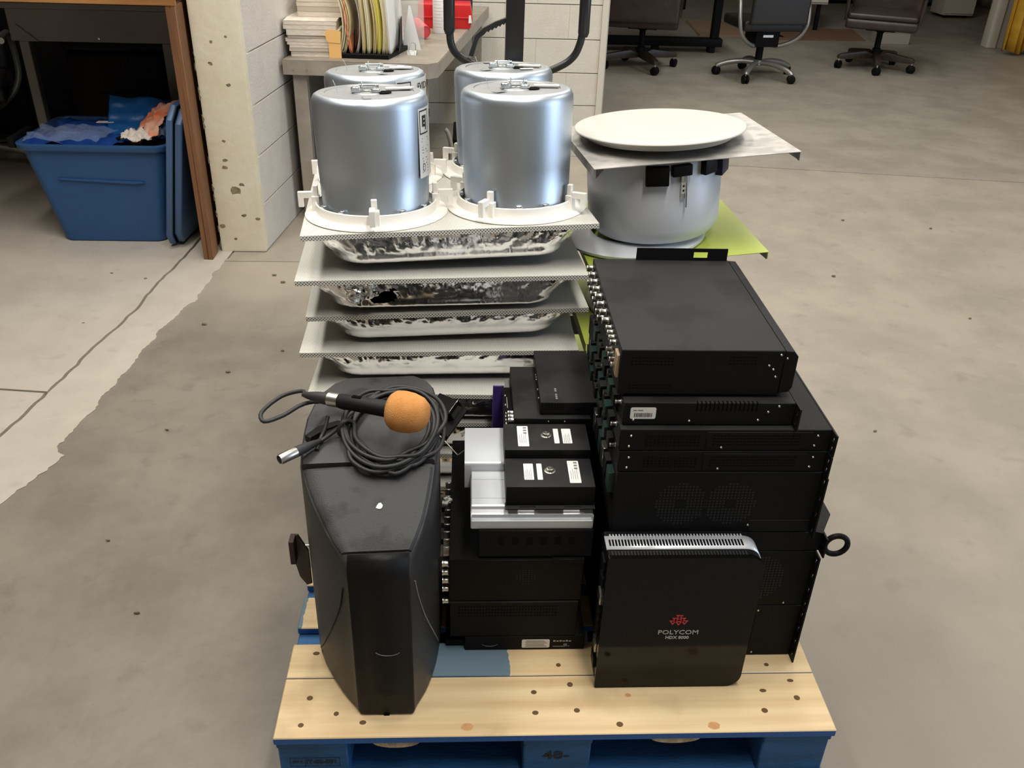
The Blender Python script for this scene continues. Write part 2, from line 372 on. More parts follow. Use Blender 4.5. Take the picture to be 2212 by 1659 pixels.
def concrete(name, c1, c2, c3, rough=0.5, uneven=None):
    m = mat(name, c1, rough); nt = m.node_tree; N = nt.nodes; L = nt.links; b = N['Principled BSDF']
    tc = N.new('ShaderNodeTexCoord')
    n1 = N.new('ShaderNodeTexNoise'); n1.inputs['Scale'].default_value = 2.6; n1.inputs['Detail'].default_value = 9; n1.inputs['Roughness'].default_value = 0.66; L.new(tc.outputs['Object'], n1.inputs['Vector'])
    r1 = N.new('ShaderNodeValToRGB'); L.new(n1.outputs['Fac'], r1.inputs[0]); r1.color_ramp.elements[0].position = 0.40; r1.color_ramp.elements[1].position = 0.60
    r1.color_ramp.elements[0].color = (*c2, 1); r1.color_ramp.elements[1].color = (*c1, 1)
    n2 = N.new('ShaderNodeTexNoise'); n2.inputs['Scale'].default_value = 12; n2.inputs['Detail'].default_value = 7; L.new(tc.outputs['Object'], n2.inputs['Vector'])
    r2 = N.new('ShaderNodeMapRange'); L.new(n2.outputs['Fac'], r2.inputs[0]); r2.inputs[1].default_value = 0.60; r2.inputs[2].default_value = 0.74; r2.inputs[4].default_value = 0.55
    mx = N.new('ShaderNodeMix'); mx.data_type = 'RGBA'; L.new(r2.outputs[0], mx.inputs[0]); L.new(r1.outputs[0], mx.inputs[6]); mx.inputs[7].default_value = (*c3, 1)
    out = mx.outputs[2]
    if uneven:      # colour blends into a second tone across a noisy band along Y
        wc_, y0, y1 = uneven
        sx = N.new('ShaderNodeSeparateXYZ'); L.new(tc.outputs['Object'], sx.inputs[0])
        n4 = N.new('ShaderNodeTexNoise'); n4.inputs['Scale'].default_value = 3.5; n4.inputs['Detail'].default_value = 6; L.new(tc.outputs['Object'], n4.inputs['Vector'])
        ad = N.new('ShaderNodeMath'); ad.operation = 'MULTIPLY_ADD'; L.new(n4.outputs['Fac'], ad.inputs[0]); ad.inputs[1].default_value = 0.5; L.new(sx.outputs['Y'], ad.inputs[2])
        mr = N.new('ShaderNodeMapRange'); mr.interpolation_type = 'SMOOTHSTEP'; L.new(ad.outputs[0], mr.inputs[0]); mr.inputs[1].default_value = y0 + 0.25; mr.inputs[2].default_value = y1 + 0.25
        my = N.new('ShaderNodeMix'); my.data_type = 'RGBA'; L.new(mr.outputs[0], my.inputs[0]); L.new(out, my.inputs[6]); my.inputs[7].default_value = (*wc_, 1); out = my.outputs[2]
    L.new(out, b.inputs['Base Color'])
    n3 = N.new('ShaderNodeTexNoise'); n3.inputs['Scale'].default_value = 45; n3.inputs['Detail'].default_value = 6; L.new(tc.outputs['Object'], n3.inputs['Vector'])
    bp = N.new('ShaderNodeBump'); bp.inputs['Strength'].default_value = 0.12; bp.inputs['Distance'].default_value = 0.01; L.new(n3.outputs['Fac'], bp.inputs['Height']); L.new(bp.outputs[0], b.inputs['Normal'])
    return m
M_floor_dark = concrete('slab_dark', srgb(130, 123, 111), srgb(114, 107, 96), srgb(99, 93, 83), uneven=(srgb(154, 145, 131), 1.75, 2.5))  # pale topping thins out across this slab
M_floor_light = concrete('topping_light', srgb(184, 176, 164), srgb(173, 165, 153), srgb(158, 150, 138))
M_floor_mid = concrete('slab_mid', srgb(158, 149, 135), srgb(144, 136, 123), srgb(128, 120, 108), uneven=(srgb(136, 127, 114), 1.3, -0.3))  # darker tone towards the near end
M_floor_far = concrete('slab_far', srgb(152, 146, 134), srgb(137, 131, 120), srgb(122, 116, 106))
# ------------------------------------------------------------------ the setting
def jag(pts, amp, step=0.05, closed=False, seed=0):
    out = []
    for a, b in zip(pts, pts[1:]):
        a, b = Vector(a), Vector(b); n = max(1, int((b - a).length / step)); d = (b - a).normalized(); nn = Vector((-d.y, d.x))
        for i in range(n):
            p = a.lerp(b, i / n); k = noise.noise((p.x * 17 + seed, p.y * 17, 0.3)) * amp + noise.noise((p.x * 60, p.y * 60, seed + 2.0)) * amp * 0.6
            out.append(tuple(p + nn * k))
    out.append(tuple(pts[-1])); return out

floor = box('floor', -6, 7.3, -5, 12.5, -0.06, -0.012, M_mortar); tag(floor, 'concrete floor of the storage hall', 'floor', kind='structure')
def slab(pts, m, z=0.0): return prism('slab', pts, 'z', -0.012, z, m, floor, smooth=0)
J1 = [(-0.861, 2.528), (-0.895, 2.205), (-0.898, 2.017), (-0.956, 1.622), (-0.988, 1.382), (-1.017, 1.162), (-1.09, 0.75), (-1.25, -0.4), (-1.6, -3.0), (-1.9, -5)]
CE = [(-0.681, 2.518), (-0.701, 2.254), (-0.707, 2.102), (-0.76, 1.866), (-0.771, 1.69), (-0.808, 1.315), (-0.822, 1.15), (-0.83, 1.114), (-0.797, 1.068), (-0.845, 0.938), (-0.878, 0.847), (-0.95, 0.5), (-1.08, -0.4), (-1.4, -3.0), (-1.7, -5)]
g = 0.006
j1 = jag([(-0.70, 4.9), (-0.80, 3.4)] + J1, 0.008, 0.03, seed=1); ce = jag(CE, 0.014, 0.012, seed=4)
cut = next(i for i, p in enumerate(j1) if p[1] < 1.415)
upper = [(x - g, y) for x, y in j1[:cut]] + [(j1[cut - 1][0] - g, 1.418)]; lower = [(j1[cut][0] - g, 1.408)] + [(x - g, y) for x, y in j1[cut:]]
slab([(-6, 4.9)] + upper + [(-1.6, 1.49), (-6, 2.2)], M_floor_light, 0.003)
slab([(-6, 2.19), (-1.6, 1.48)] + lower + [(-6, -5)], M_floor_light, 0.003)
slab([(x + g, y) for x, y in j1] + list(reversed(ce)) + [(-0.62, 3.4), (-0.52, 4.9)], M_floor_light, 0.003)
yj = lambda x: 4.05 - 0.147 * (x - 1.6)
top = [(-0.700, 2.50), (0.5, 2.5)]
slab(ce[[i for i, p in enumerate(ce) if p[1] < 2.50][0]:] + [(0.497, -5), (0.497, 2.498)], M_floor_dark)
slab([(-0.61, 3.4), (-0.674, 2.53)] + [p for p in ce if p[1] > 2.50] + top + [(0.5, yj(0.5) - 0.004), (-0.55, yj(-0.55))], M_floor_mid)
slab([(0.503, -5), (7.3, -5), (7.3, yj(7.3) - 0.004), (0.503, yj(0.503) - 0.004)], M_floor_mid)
slab([(-0.52, yj(-0.52) + 0.004), (7.3, yj(7.3) + 0.004), (7.3, 8.40), (-0.52, 8.40)], M_floor_far)
slab([(-0.52, 8.41), (7.3, 8.41), (7.3, 12.5), (-0.52, 12.5)], M_floor_far)

def blocks(parent, length, courses, mesh_full, mesh_half, z0):
    for c in range(courses):
        x = 0.0; first = c % 2
        while x < length - 0.05:
            half = first or (length - x < 0.30); first = 0
            me = mesh_half if half else mesh_full; wd = 0.2032 if half else 0.4064
            obj('block', me, parent, (x + wd / 2, 0, z0 + c * 0.2032))
            x += wd
def block_mesh(wd, m):
    bm = bmesh.new(); bbox(bm, -wd / 2 + 0.0003, wd / 2 - 0.0003, 0.0, 0.05, 0.0024, 0.2032 - 0.0024, 0.0012, 1)
    me = bpy.data.meshes.new('block'); bm.to_mesh(me); bm.free(); me.materials.append(m); return me
# back wall of painted block behind the grey table
wb = box('wall_back', -0.40, 1.168, 4.872, 5.06, 0, 3.9, M_mortar); tag(wb, 'painted block wall behind the pallet jack handle', 'wall', kind='structure')
hb = bpy.data.objects.new('block_row_origin', None)
bf, bh = block_mesh(0.4064, M_block), block_mesh(0.2032, M_block)
for c in range(10):
    x = 1.168; half = c % 2; z = -0.073 + c * 0.2032
    while x > -0.30:
        wd = 0.2032 if half else 0.4064; half = 0
        o = obj('block', bf if wd > 0.3 else bh, wb, (x - wd / 2, 4.858, max(z, -0.073))); x -= wd
bpy.data.objects.remove(hb)
tr = prism('trim_1', [(1.168, 4.845), (1.205, 4.845), (1.214, 4.86), (1.214, 5.08), (1.168, 5.08)], 'z', 0, 3.9, M_trim); tag(tr, 'pale painted corner trim at the end of the block wall', 'trim', kind='structure')
# side wall running back from the column
ws = thing('wall_left', (-0.53, 2.62, 0), 'pale painted block wall running back beside the grey table', 'wall', rot=(0, 0, math.atan2(2.29, 0.285))); ws['kind'] = 'structure'
box('wall_core', 0, 2.32, 0.014, 0.16, 0, 3.9, M_mortar, ws, w=False)
sf, sh = block_mesh(0.4064, M_block2), block_mesh(0.2032, M_block2)
for c in range(10):
    x = 0.0; half = c % 2
    while x < 2.3:
        wd = 0.2032 if half else 0.4064; half = 0
        obj('block', sf if wd > 0.3 else sh, ws, (x + wd / 2, 0, 0.0 + c * 0.2032)); x += wd
# column
co = thing('column', (-0.62, 2.6, 0), 'cream painted column with chipped patches beside the blue tub', 'column'); co['kind'] = 'structure'
bm = bmesh.new(); bbox(bm, -0.722, -0.528, 2.6, 2.78, 0, 3.9, 0.012, 2); fin('shaft', bm, M_column, co)
for (x, z, s) in ((-0.63, 0.275, 0.026), (-0.655, 0.40, 0.012), (-0.66, 0.37, 0.012), (-0.70, 0.118, 0.013), (-0.655, 0.06, 0.008), (-0.55, 0.15, 0.010), (-0.605, 0.165, 0.010), (-0.60, 0.30, 0.012), (-0.65, 0.48, 0.008), (-0.60, 0.70, 0.009), (-0.66, 0.78, 0.009), (-0.59, 0.88, 0.006), (-0.648, 0.86, 0.007)):
    n = 9; pts = [(x + s * (0.7 + 0.6 * random.random()) * math.cos(2 * math.pi * i / n), z + 0.7 * s * (0.6 + 0.7 * random.random()) * math.sin(2 * math.pi * i / n)) for i in range(n)]
    prism('chipped_patch', pts, 'y', 2.5994, 2.603, M_chip, co, smooth=0)
for k in range(14):   # chipped left arris
    z = 0.02 + k * 0.08 * (0.7 + .6 * random.random()); d = 0.003 + 0.007 * random.random()
    prism('chipped_patch', [(-0.7225, z), (-0.7225 + d, z + 0.012), (-0.7225, z + 0.03)], 'y', 2.5992, 2.62, M_chip, co, smooth=0)
# outer shell of the hall
for n, a in (('wall_far', (-0.5, 7.3, 12.5, 12.6)), ('wall_rear', (-6, 7.3, -5.1, -5)), ('wall_storage', (-6, -0.55, 4.9, 5.0))):
    o = box(n, *a, 0, 3.9, M_wall); tag(o, {'wall_far': 'far end wall of the hall', 'wall_rear': 'wall behind the photographer', 'wall_storage': 'wall behind the dark storage bench'}[n], 'wall', kind='structure')
tag(box('wall_west', -6.1, -6, -5, 5, 0, 3.9, M_wall), 'left outer wall of the hall', 'wall', kind='structure')
tag(box('wall_recess', -0.52, -0.5, 5.0, 12.5, 0, 3.9, M_wall), 'inner wall beyond the block wall', 'wall', kind='structure')
wr = thing('wall_right', (7.3, 0, 0), 'right outer wall of the hall with the open loading door', 'wall'); wr['kind'] = 'structure'
holes_plate('wall_panel', [-5, -2.7, 0.9, 12.5], [0, 3.05, 3.9], [(1, 0)], 0.1, lambda u, v, d: (7.3 + d, u, v), M_wall, wr)
tag(box('ceiling', -6, 7.3, -5, 12.5, 3.9, 4.0, M_ceil), 'ceiling of the hall', 'ceiling', kind='structure')
# doorway trim, grey wall and curtain at the right
tag(box('door_trim', 5.60, 5.70, 8.30, 8.42, 0, 3.2, M_trim, bev=0.006), 'white door trim beside the yellow curtain', 'trim', kind='structure')
tag(box('wall_partition', 5.70, 7.3, 8.33, 8.45, 0, 3.9, M_wallgrey), 'grey partition wall behind the yellow curtain', 'wall', kind='structure')
tag(box('wall_header', -0.5, 5.70, 8.33, 8.45, 2.6, 3.9, M_wallgrey), 'wall above the wide opening', 'wall', kind='structure')
cu = thing('curtain', (6.0, 7.98, 0), 'mustard yellow curtain hanging in the upper right corner', 'curtain')
bm = bmesh.new(); n = 80
def cx(i, t): return 5.545 + 0.85 * i / n - 0.03 * math.sin(i * 0.35) * (1 - t)
def cy(i, t): return 7.98 + 0.055 * math.sin(i * 0.55) * (0.5 + 0.5 * t) + 0.03 * math.sin(i * 1.3 + 1)
rows = 10; V = [[bm.verts.new((cx(i, j / rows), cy(i, j / rows) - 0.10 * (1 - j / rows), 0.035 + 0.02 * math.sin(i * 0.4) * (j == 0) + 2.4 * j / rows)) for i in range(n + 1)] for j in range(rows + 1)]
for j in range(rows):
    for i in range(n): bm.faces.new((V[j][i], V[j][i + 1], V[j + 1][i + 1], V[j + 1][i]))
cl = fin('cloth', bm, M_curtain, cu, smooth=80)
sm = cl.modifiers.new('t', 'SOLIDIFY'); sm.thickness = 0.006
tube('rail', [(5.5, 7.96, 2.46), (6.5, 7.96, 2.46)], 0.012, M_trim, cu)
# ------------------------------------------------------------------ pallet
pal = thing('pallet', (0.508, 0.61, 0), 'blue wooden block pallet with pale bare deck boards carrying the whole pile', 'pallet')
decks = [(0, 0.1345), (0.1362, 0.221), (0.263, 0.351), (0.386, 0.474), (0.512, 0.600), (0.638, 0.726), (0.764, 0.852), (0.890, 0.978), (1.000, 1.082), (1.086, 1.219)]
for i, (a, b) in enumerate(decks):
    bl = {1: ((-0.26, -0.075),), 2: ((-0.6, -0.49),)}.get(i, ())
    bm = bmesh.new(); n = 60
    # slightly worn front and rear arris
    bbox(bm, 0, 1.016, a, b, 0.1232, 0.141, 0.002, 1)
    o = fin('deck_board', bm, wood_mat('pine%d' % (i if bl else 9), bl), pal)
for x0, x1 in ((0.0, 0.130), (0.443, 0.573), (0.886, 1.016)):
    box('stringer_board', x0 + 0.002, x1 - 0.002, 0.006, 1.213, 0.1062, 0.1228, M_bluepaint, pal, 0.002, 1)
    for y0, y1 in ((0.006, 0.146), (0.539, 0.680), (1.073, 1.213)):
        box('block', x0 + 0.003, x1 - 0.003, y0 + (0.004 if y0 < .1 else 0), y1, 0.018, 0.106, M_bluepaint, pal, 0.003, 1)
for y0, y1 in ((0.0, 0.135), (0.54, 0.675), (1.084, 1.219)):
    box('bottom_board', 0, 1.016, y0, y1, 0.0, 0.0178, M_bluepaint, pal, 0.002, 1)
# blocked-out end of the second deck seen through the openings: sawn wane edges hanging under the lead board
for xc, hw, h in ((0.216, 0.042, 0.016), (0.722, 0.046, 0.015)):
    pts = [(xc + hw * math.cos(math.pi + math.pi * i / 14), 0.1228 + h * math.sin(math.pi + math.pi * i / 14)) for i in range(15)]
    prism('wane_edge', pts, 'y', 0.004, 0.02, M_pulp, pal)
nails = [(0.045, 0.028), (0.052, 0.088), (0.105, 0.052), (0.12, 0.11), (0.155, 0.032), (0.085, 0.165), (0.048, 0.196), (0.468, 0.048), (0.545, 0.052), (0.468, 0.095), (0.538, 0.112), (0.895, 0.046), (0.905, 0.092), (0.965, 0.074), (0.965, 0.115), (0.52, 0.16), (0.93, 0.155), (0.04, 0.29), (0.62, 0.02)]
bm = lathe_bm([(0, 0.0006), (0.0042, 0.0005), (0.0046, 0), (0.0046, -0.004)], 10); nm = bpy.data.meshes.new('nail'); bm.to_mesh(nm); bm.free(); nm.materials.append(M_nail)
for (x, y) in nails:
    obj('nail', nm, pal, (x - 0.508, y - 0.61, 0.1412), scale=(1 + .5 * random.random(), 0.8 + .5 * random.random(), 1))
for (x, y, r) in ((0.343, 0.019, 0.011), (0.792, 0.014, 0.011), (0.645, 0.085, 0.006)):
    bm = bmesh.new(); n = 18
    c = [bm.verts.new((x + r * (1 + .1 * math.sin(i * 2.1)) * math.cos(2 * math.pi * i / n), y + 0.75 * r * math.sin(2 * math.pi * i / n), 0.1413)) for i in range(n)]
    bm.faces.new(c); fin('knot', bm, M_knot, pal, smooth=0)
text('stencil', '48-', 0.030, (0.507, 0.0092, 0.071), (R(90), 0, 0), M_ink, pal, sx=1.25, bold=0.0006)
text('stencil', 'IT-02-001', 0.014, (0.079, 0.0092, 0.064), (R(90), 0, 0), M_ink, pal, bold=0.0004)
text('stencil', 'IPPC', 0.010, (0.036, 0.0092, 0.064), (R(90), 0, 0), M_ink, pal)
quads('stencil_frame', [(0.022, 0.112, 0.0745, 0.0755), (0.022, 0.112, 0.052, 0.053), (0.022, 0.023, 0.052, 0.0755), (0.111, 0.112, 0.052, 0.0755), (0.049, 0.050, 0.052, 0.0755)], lambda u, v: (u, 0.0092, v), M_ink, pal)

# ------------------------------------------------------------------ loudspeaker lying at the front left
sp = thing('loudspeaker', (0.17, 0.25, 0.141), 'large black moulded loudspeaker cabinet with a pointed back, under the coiled microphone cable', 'loudspeaker')
def lerp_tab(tab, y):
    for (a, va), (b, vb) in zip(tab, tab[1:]):
        if y <= b: return va + (vb - va) * max(0, (y - a)) / (b - a)
    return tab[-1][1]
LT = [(.05, .146), (.062, .139), (.09, .115), (.129, .090), (.17, .067), (.21, .053), (.25, .047), (.33, .048), (.38, .058), (.42, .074), (.45, .096), (.47, .13)]
RT = [(.05, .248), (.062, .251), (.09, .264), (.115, .274), (.17, .285), (.231, .290), (.3, .291), (.38, .287), (.42, .272), (.45, .252), (.47, .21)]
ZT = [(.05, .476), (.054, .488), (.060, .497), (.070, .506), (.085, .515), (.14, .548), (.205, .585), (.30, .607), (.40, .616), (.45, .614), (.47, .600)]
def zt(y, x): return lerp_tab(ZT, y) + 0.05 * (x - 0.17)
def loft(name, ys, inset, dz, m, zb=None, corner=0.010, parent=sp):
    bm = bmesh.new(); rings = []
    for y in ys:
        l, r = lerp_tab(LT, y) + inset, lerp_tab(RT, y) - inset
        ring = []
        if zb is None:  ring += [(l, zt(y, l) + dz - 0.012), (l + 0.0, zt(y, l) + dz - 0.003), (l + corner * .35, zt(y, l) + dz)]
        else: ring += [(l + 0.004, zb), (l, zb + 0.01)] + [(l, zb + (zt(y, l) + dz - zb) * k) for k in (.25, .5, .75)] + [(l, zt(y, l) + dz - corner), (l + corner * .3, zt(y, l) + dz - corner * .3), (l + corner, zt(y, l) + dz)]
        for k in range(1, 12): x = l + corner + (r - l - 2 * corner) * k / 12; ring.append((x, zt(y, x) + dz + 0.004 * math.sin(math.pi * k / 12) * (zb is not None) * max(0, min(1, (y - 0.075) * 12)) * 0.5))
        if zb is None: ring += [(r - corner * .35, zt(y, r) + dz), (r, zt(y, r) + dz - 0.003), (r, zt(y, r) + dz - 0.012)]
        else: ring += [(r - corner, zt(y, r) + dz), (r - corner * .3, zt(y, r) + dz - corner * .3), (r, zt(y, r) + dz - corner)] + [(r, zb + (zt(y, r) + dz - zb) * k) for k in (.75, .5, .25)] + [(r, zb + 0.01), (r - 0.004, zb)]
        rings.append([bm.verts.new((x, y, z)) for x, z in ring])
    k = len(rings[0])
    for A, B in zip(rings, rings[1:]):
        for j in range(k): bm.faces.new((A[j], A[(j + 1) % k], B[(j + 1) % k], B[j]))
    bm.faces.new(rings[0]); bm.faces.new(list(reversed(rings[-1])))
    return fin(name, bm, m, parent, smooth=32)
loft('cabinet', [.05, .056, .064, .08, .10, .13, .16, .19, .22, .26, .3, .34, .38, .42, .45, .47], 0.0, -0.003, M_cab, zb=0.1425)
loft('back_panel', [.072, .080, .09, .12, .15, .18, .199], 0.006, 0.0008, M_cab)
loft('lid', [.208, .214, .24, .28, .32, .36, .40, .43, .455, .466], 0.003, 0.0055, M_cab)
# flat strip down the middle of the back, shade put into its colour
bm = bmesh.new()
S = [[bm.verts.new((lerp_tab([(0.143, 0.152), (0.49, 0.146)], z) if s == 0 else lerp_tab([(0.143, 0.244), (0.49, 0.247)], z), y, z + 0.05 * ((0.146 if s == 0 else 0.247) - 0.17) * (z > 0.46))) for s in (0, 1)] for z, y in ((0.146, .0488), (0.2, .0488), (0.3, .0488), (0.4, .0488), (0.45, .0488), (0.470, .0488), (0.480, .0512), (0.4885, .0555), (0.4955, .0615), (0.5035, .0700))]
for A, B in zip(S, S[1:]): bm.faces.new((A[0], A[1], B[1], B[0]))
st = fin('centre_strip', bm, M_cabshade, sp); md = st.modifiers.new('t', 'SOLIDIFY'); md.thickness = 0.002; md.offset = 1
arc = [(0.205 + 0.022 * math.cos(a), 0.0470, 0.306 + 0.012 * math.sin(a)) for a in [R(200 + 140 * i / 16) for i in range(17)]]
tube('badge_arc', arc, 0.0009, mat('badge_and_highlight', srgb(120, 120, 120), 0.4), sp, 6)
# flowing crease on each flank, its shade and highlight put into the colour
def flank(side, y): return lerp_tab(LT if side < 0 else RT, y)
for side, ys, zs in ((-1, [.067, .078, .106, .150, .185], [.433, .380, .308, .222, .170]), (1, [.068, .080, .1026, .1395, .185], [.447, .393, .327, .258, .185])):
    tube('crease', spline([(flank(side, y) + side * 0.0008, y, z) for y, z in zip(ys, zs)], 6), 0.0013, M_cabshade if side < 0 else MATS['badge_and_highlight'], sp, 6)
pts = [(0.195 + 0.006 * (0.7 + .5 * random.random()) * math.cos(i * .7), 0.137 + 0.005 * (0.6 + .6 * random.random()) * math.sin(i * .7)) for i in range(9)]
bm = bmesh.new(); bm.faces.new([bm.verts.new((x, y, zt(y, x) + 0.0022)) for x, y in pts]); fin('paint_chip', bm, M_label, sp, smooth=0)
box('foot', 0.192, 0.202, 0.046, 0.054, 0.1412, 0.147, M_hole, sp)
# raised dark plate standing in for the shade of a recess in the lid
prism('recess_shade', [(0.056, 0.262), (0.075, 0.292), (0.125, 0.322), (0.135, 0.312), (0.090, 0.283), (0.068, 0.252)], 'z', 0.585, 0.6095, M_cabshade, sp, 0.002, 2)
# hinged bracket plate sticking out on the left
br = prism('bracket_plate', [(0.010, 0.372), (0.016, 0.383), (0.023, 0.384), (0.040, 0.345), (0.040, 0.262), (0.030, 0.258), (0.018, 0.280), (0.010, 0.328)], 'y', 0.262, 0.267, M_bracketplate, sp, 0.001, 1)
tube('bracket_rod', [(0.018, 0.2655, 0.356), (0.062, 0.2655, 0.354)], 0.0022, M_chrome, br, 8)
box('bracket_edge', 0.009, 0.019, 0.240, 0.2668, 0.330, 0.384, mat('rust_brown', srgb(52, 30, 26), 0.6), br, 0.001, 1)

# microphone with foam windscreen
mc = thing('microphone', (0.17, 0.27, 0.66), 'black handheld microphone with an orange foam windscreen, lying on the cable coil', 'microphone')
A, B = Vector((0.086, 0.298, 0.664)), Vector((0.246, 0.236, 0.672))
d = (B - A); ln = d.length; rot = d.to_track_quat('Z', 'Y').to_euler()
def on_axis(name, prof, m, seg=28):
    bm = lathe_bm(prof, seg); bmesh.ops.transform(bm, matrix=Matrix.LocRotScale(A, rot, None), verts=bm.verts); return fin(name, bm, m, mc)
on_axis('barrel', [(0, 0.034), (0.0125, 0.034), (0.0135, 0.037), (0.0140, 0.08), (0.0150, 0.128), (0.0152, 0.134), (0, 0.134)], M_black2)
on_axis('collar', [(0.0153, 0.129), (0.0158, 0.130), (0.0158, 0.1345), (0.0153, 0.1355)], mat('purple_ring', srgb(120, 108, 140), 0.35, 0.6))
on_axis('windscreen', [(0.016, 0.130), (0.029, 0.134), (0.0345, 0.142), (0.0362, 0.155), (0.0348, 0.172), (0.030, 0.188), (0.0225, 0.197), (0.012, 0.2015), (0, 0.202)], M_foam, 40)
on_axis('connector_sleeve', [(0.0115, 0.012), (0.0128, 0.013), (0.0128, 0.033), (0.0115, 0.0335)], M_nickel)
on_axis('plug_boot', [(0.0035, -0.040), (0.006, -0.032), (0.0095, -0.012), (0.0112, 0.006), (0.0112, 0.013), (0, 0.013)], M_cord)
bm = bmesh.new(); bbox(bm, -0.004, 0.004, 0.0125, 0.0152, 0.06, 0.078, 0.001, 1); bmesh.ops.transform(bm, matrix=Matrix.LocRotScale(A, rot, None), verts=bm.verts); fin('switch', bm, M_hole, mc)
# cable
cb = thing('microphone_cable', (0.2, 0.27, 0.63), 'thin black cable coiled on top of the loudspeaker with a loose silver plug', 'cable')
def ztop(x, y): return zt(min(y, 0.46), x) + 0.0062
pts = [tuple(A + d.normalized() * -0.036), (0.045, 0.325, 0.662), (0.010, 0.318, 0.655), (-0.018, 0.282, 0.645), (-0.010, 0.258, 0.64), (0.02, 0.275, 0.642), (0.052, 0.30, 0.65), (0.085, 0.335, ztop(.085, .335) + 0.020)]
cxs, cys, rx, ry = 0.208, 0.275, 0.084, 0.098
turns = 9
for i in range(turns * 14):
    t = i / 14; a = R(150) - 2 * math.pi * t; k = 0.84 + 0.18 * ((t * 0.618 * 3) % 1) + 0.04 * math.sin(t * 5.1 + a)
    ox, oy = 0.008 * math.sin(t * 2.3), 0.008 * math.cos(t * 3.1)
    x, y = cxs + rx * k * math.cos(a) + ox, cys + ry * k * math.sin(a) + oy
    pts.append((x, y, ztop(min(x, .29), y) + 0.004 + 0.0022 * t + 0.002 * math.sin(i * 1.7)))
pts += [(0.125, 0.272, ztop(.12, .27) + 0.022), (0.100, 0.262, ztop(.1, .26) + 0.010), (0.080, 0.247, ztop(.08, .247) + 0.006)]
tube('cord', spline(pts, 4), 0.0038, M_cord, cb, 7)
tie = [(0.128 + 0.012 * math.cos(a), 0.268 + 0.016 * math.cos(a) * .4, ztop(.13, .27) + 0.015 + 0.017 * math.sin(a)) for a in [2 * math.pi * i / 14 for i in range(14)]]
tube('tie_strap', tie, 0.004, M_cord, cb, 6, closed=True)
A2, B2 = Vector((0.084, 0.250, ztop(.084, .25) + 0.008)), Vector((0.024, 0.190, 0.607)); d2 = B2 - A2; r2 = d2.to_track_quat('Z', 'Y').to_euler()
for nm_, prof, m in (('plug_boot', [(0.0035, -0.002), (0.006, 0.012), (0.0085, 0.03), (0.0095, 0.05), (0, 0.05)], M_cord), ('plug_shell', [(0, 0.049), (0.0090, 0.049), (0.0095, 0.052), (0.0095, 0.082), (0.0088, 0.084), (0.0075, 0.084), (0.0075, 0.070), (0, 0.070)], M_nickel)):
    bm = lathe_bm(prof, 22); bmesh.ops.transform(bm, matrix=Matrix.LocRotScale(A2, r2, None), verts=bm.verts); fin(nm_, bm, m, cb)
tube('tail', spline([(0.094, 0.290, ztop(.09, .29) + 0.024), (0.090, 0.275, ztop(.09, .275) + 0.012), (0.084, 0.262, ztop(.084, .26) + 0.005), (0.080, 0.235, ztop(.08, .235) + 0.003)], 6), 0.0036, M_cord, cb, 7)

# ------------------------------------------------------------------ rack units on the right
bm = lathe_bm([(0, 0.0010), (0.0016, 0.0009), (0.0021, 0), (0.0021, -0.001)], 10)
sm_ = bpy.data.meshes.new('screw'); bm.to_mesh(sm_); bm.free(); sm_.materials.append(M_nickel)
bm = lathe_bm([(0, 0.0), (0.0062, 0.0), (0.0065, 0.0015), (0.0052, 0.003), (0.0052, 0.011), (0.0058, 0.012), (0.0058, 0.014), (0.0040, 0.0142), (0.0040, 0.010), (0.0012, 0.010), (0.0012, 0.0125), (0, 0.0125)], 16)
bnc_me = bpy.data.meshes.new('connector'); bm.to_mesh(bnc_me); bm.free(); bnc_me.materials.append(M_nickel)
for p in bnc_me.polygons: p.use_smooth = True
bnc_me.set_sharp_from_angle(angle=R(35))
def put(name, me, parent, loc, rot=(0, 0, 0), scale=None):
    i = wm(parent).inverted(); return obj(name, me, parent, i @ Vector(loc), rot, scale)
def rack(name, label, cat, x0, x1, y0, y1, z0, z1, ear=True, m=M_black, group='black rack units stacked at the right', holes=None, bev=0.0012):
    t = thing(name, ((x0 + x1) / 2, (y0 + y1) / 2, z0), label, cat, group)
    box('chassis', x0, x1 - (0.003 if ear else 0), y0, y1, z0 + 0.0004, z1 - 0.0004, m, t, bev, 1)
    if ear:
        us = [y0 - 0.021, y0 - 0.0135, y0 - 0.0065, y0, y1, y1 + 0.0065, y1 + 0.0135, y1 + 0.021]
        hz = holes or [0.30, 0.70] if (z1 - z0) < 0.06 else holes or [0.10, 0.37, 0.63, 0.90]
        h = z1 - z0; vs = [z0 + 0.0004]
        for k in hz: vs += [z0 + k * h - 0.0042, z0 + k * h + 0.0042]
        vs.append(z1 - 0.0004)
        hs = [(c, 1 + 2 * k) for c in (1, 5) for k in range(len(hz))]
        holes_plate('front_panel', us, vs, hs, 0.003, lambda u, v, d: (x1 - 0.003 + d, u, v), m, t)
    return t
YF, YB = 0.180, 0.618
g1 = rack('rack_amplifier', 'black three-unit rack amplifier at the bottom of the right-hand stack', 'amplifier', 0.60, 0.985, YF, YB, 0.141, 0.2745)
g2 = rack('rack_amplifier', 'black three-unit rack amplifier with a round fan grille, directly above the bottom one', 'amplifier', 0.60, 0.985, YF, YB, 0.2755, 0.4095)
g3 = rack('rack_switcher', 'flat black rack unit with a round pull handle sticking out at its right end', 'rack unit', 0.61, 0.990, YF, YB, 0.4105, 0.4545)
g4 = rack('rack_processor', 'tall black rack unit with two round fan grilles above the silver-banded console', 'rack unit', 0.598, 0.962, YF, YB, 0.4555, 0.5885)
g5 = rack('rack_receiver', 'thin black rack unit with vented panels, second below the barcode sticker unit', 'rack unit', 0.598, 0.960, YF, YB, 0.5895, 0.6325)
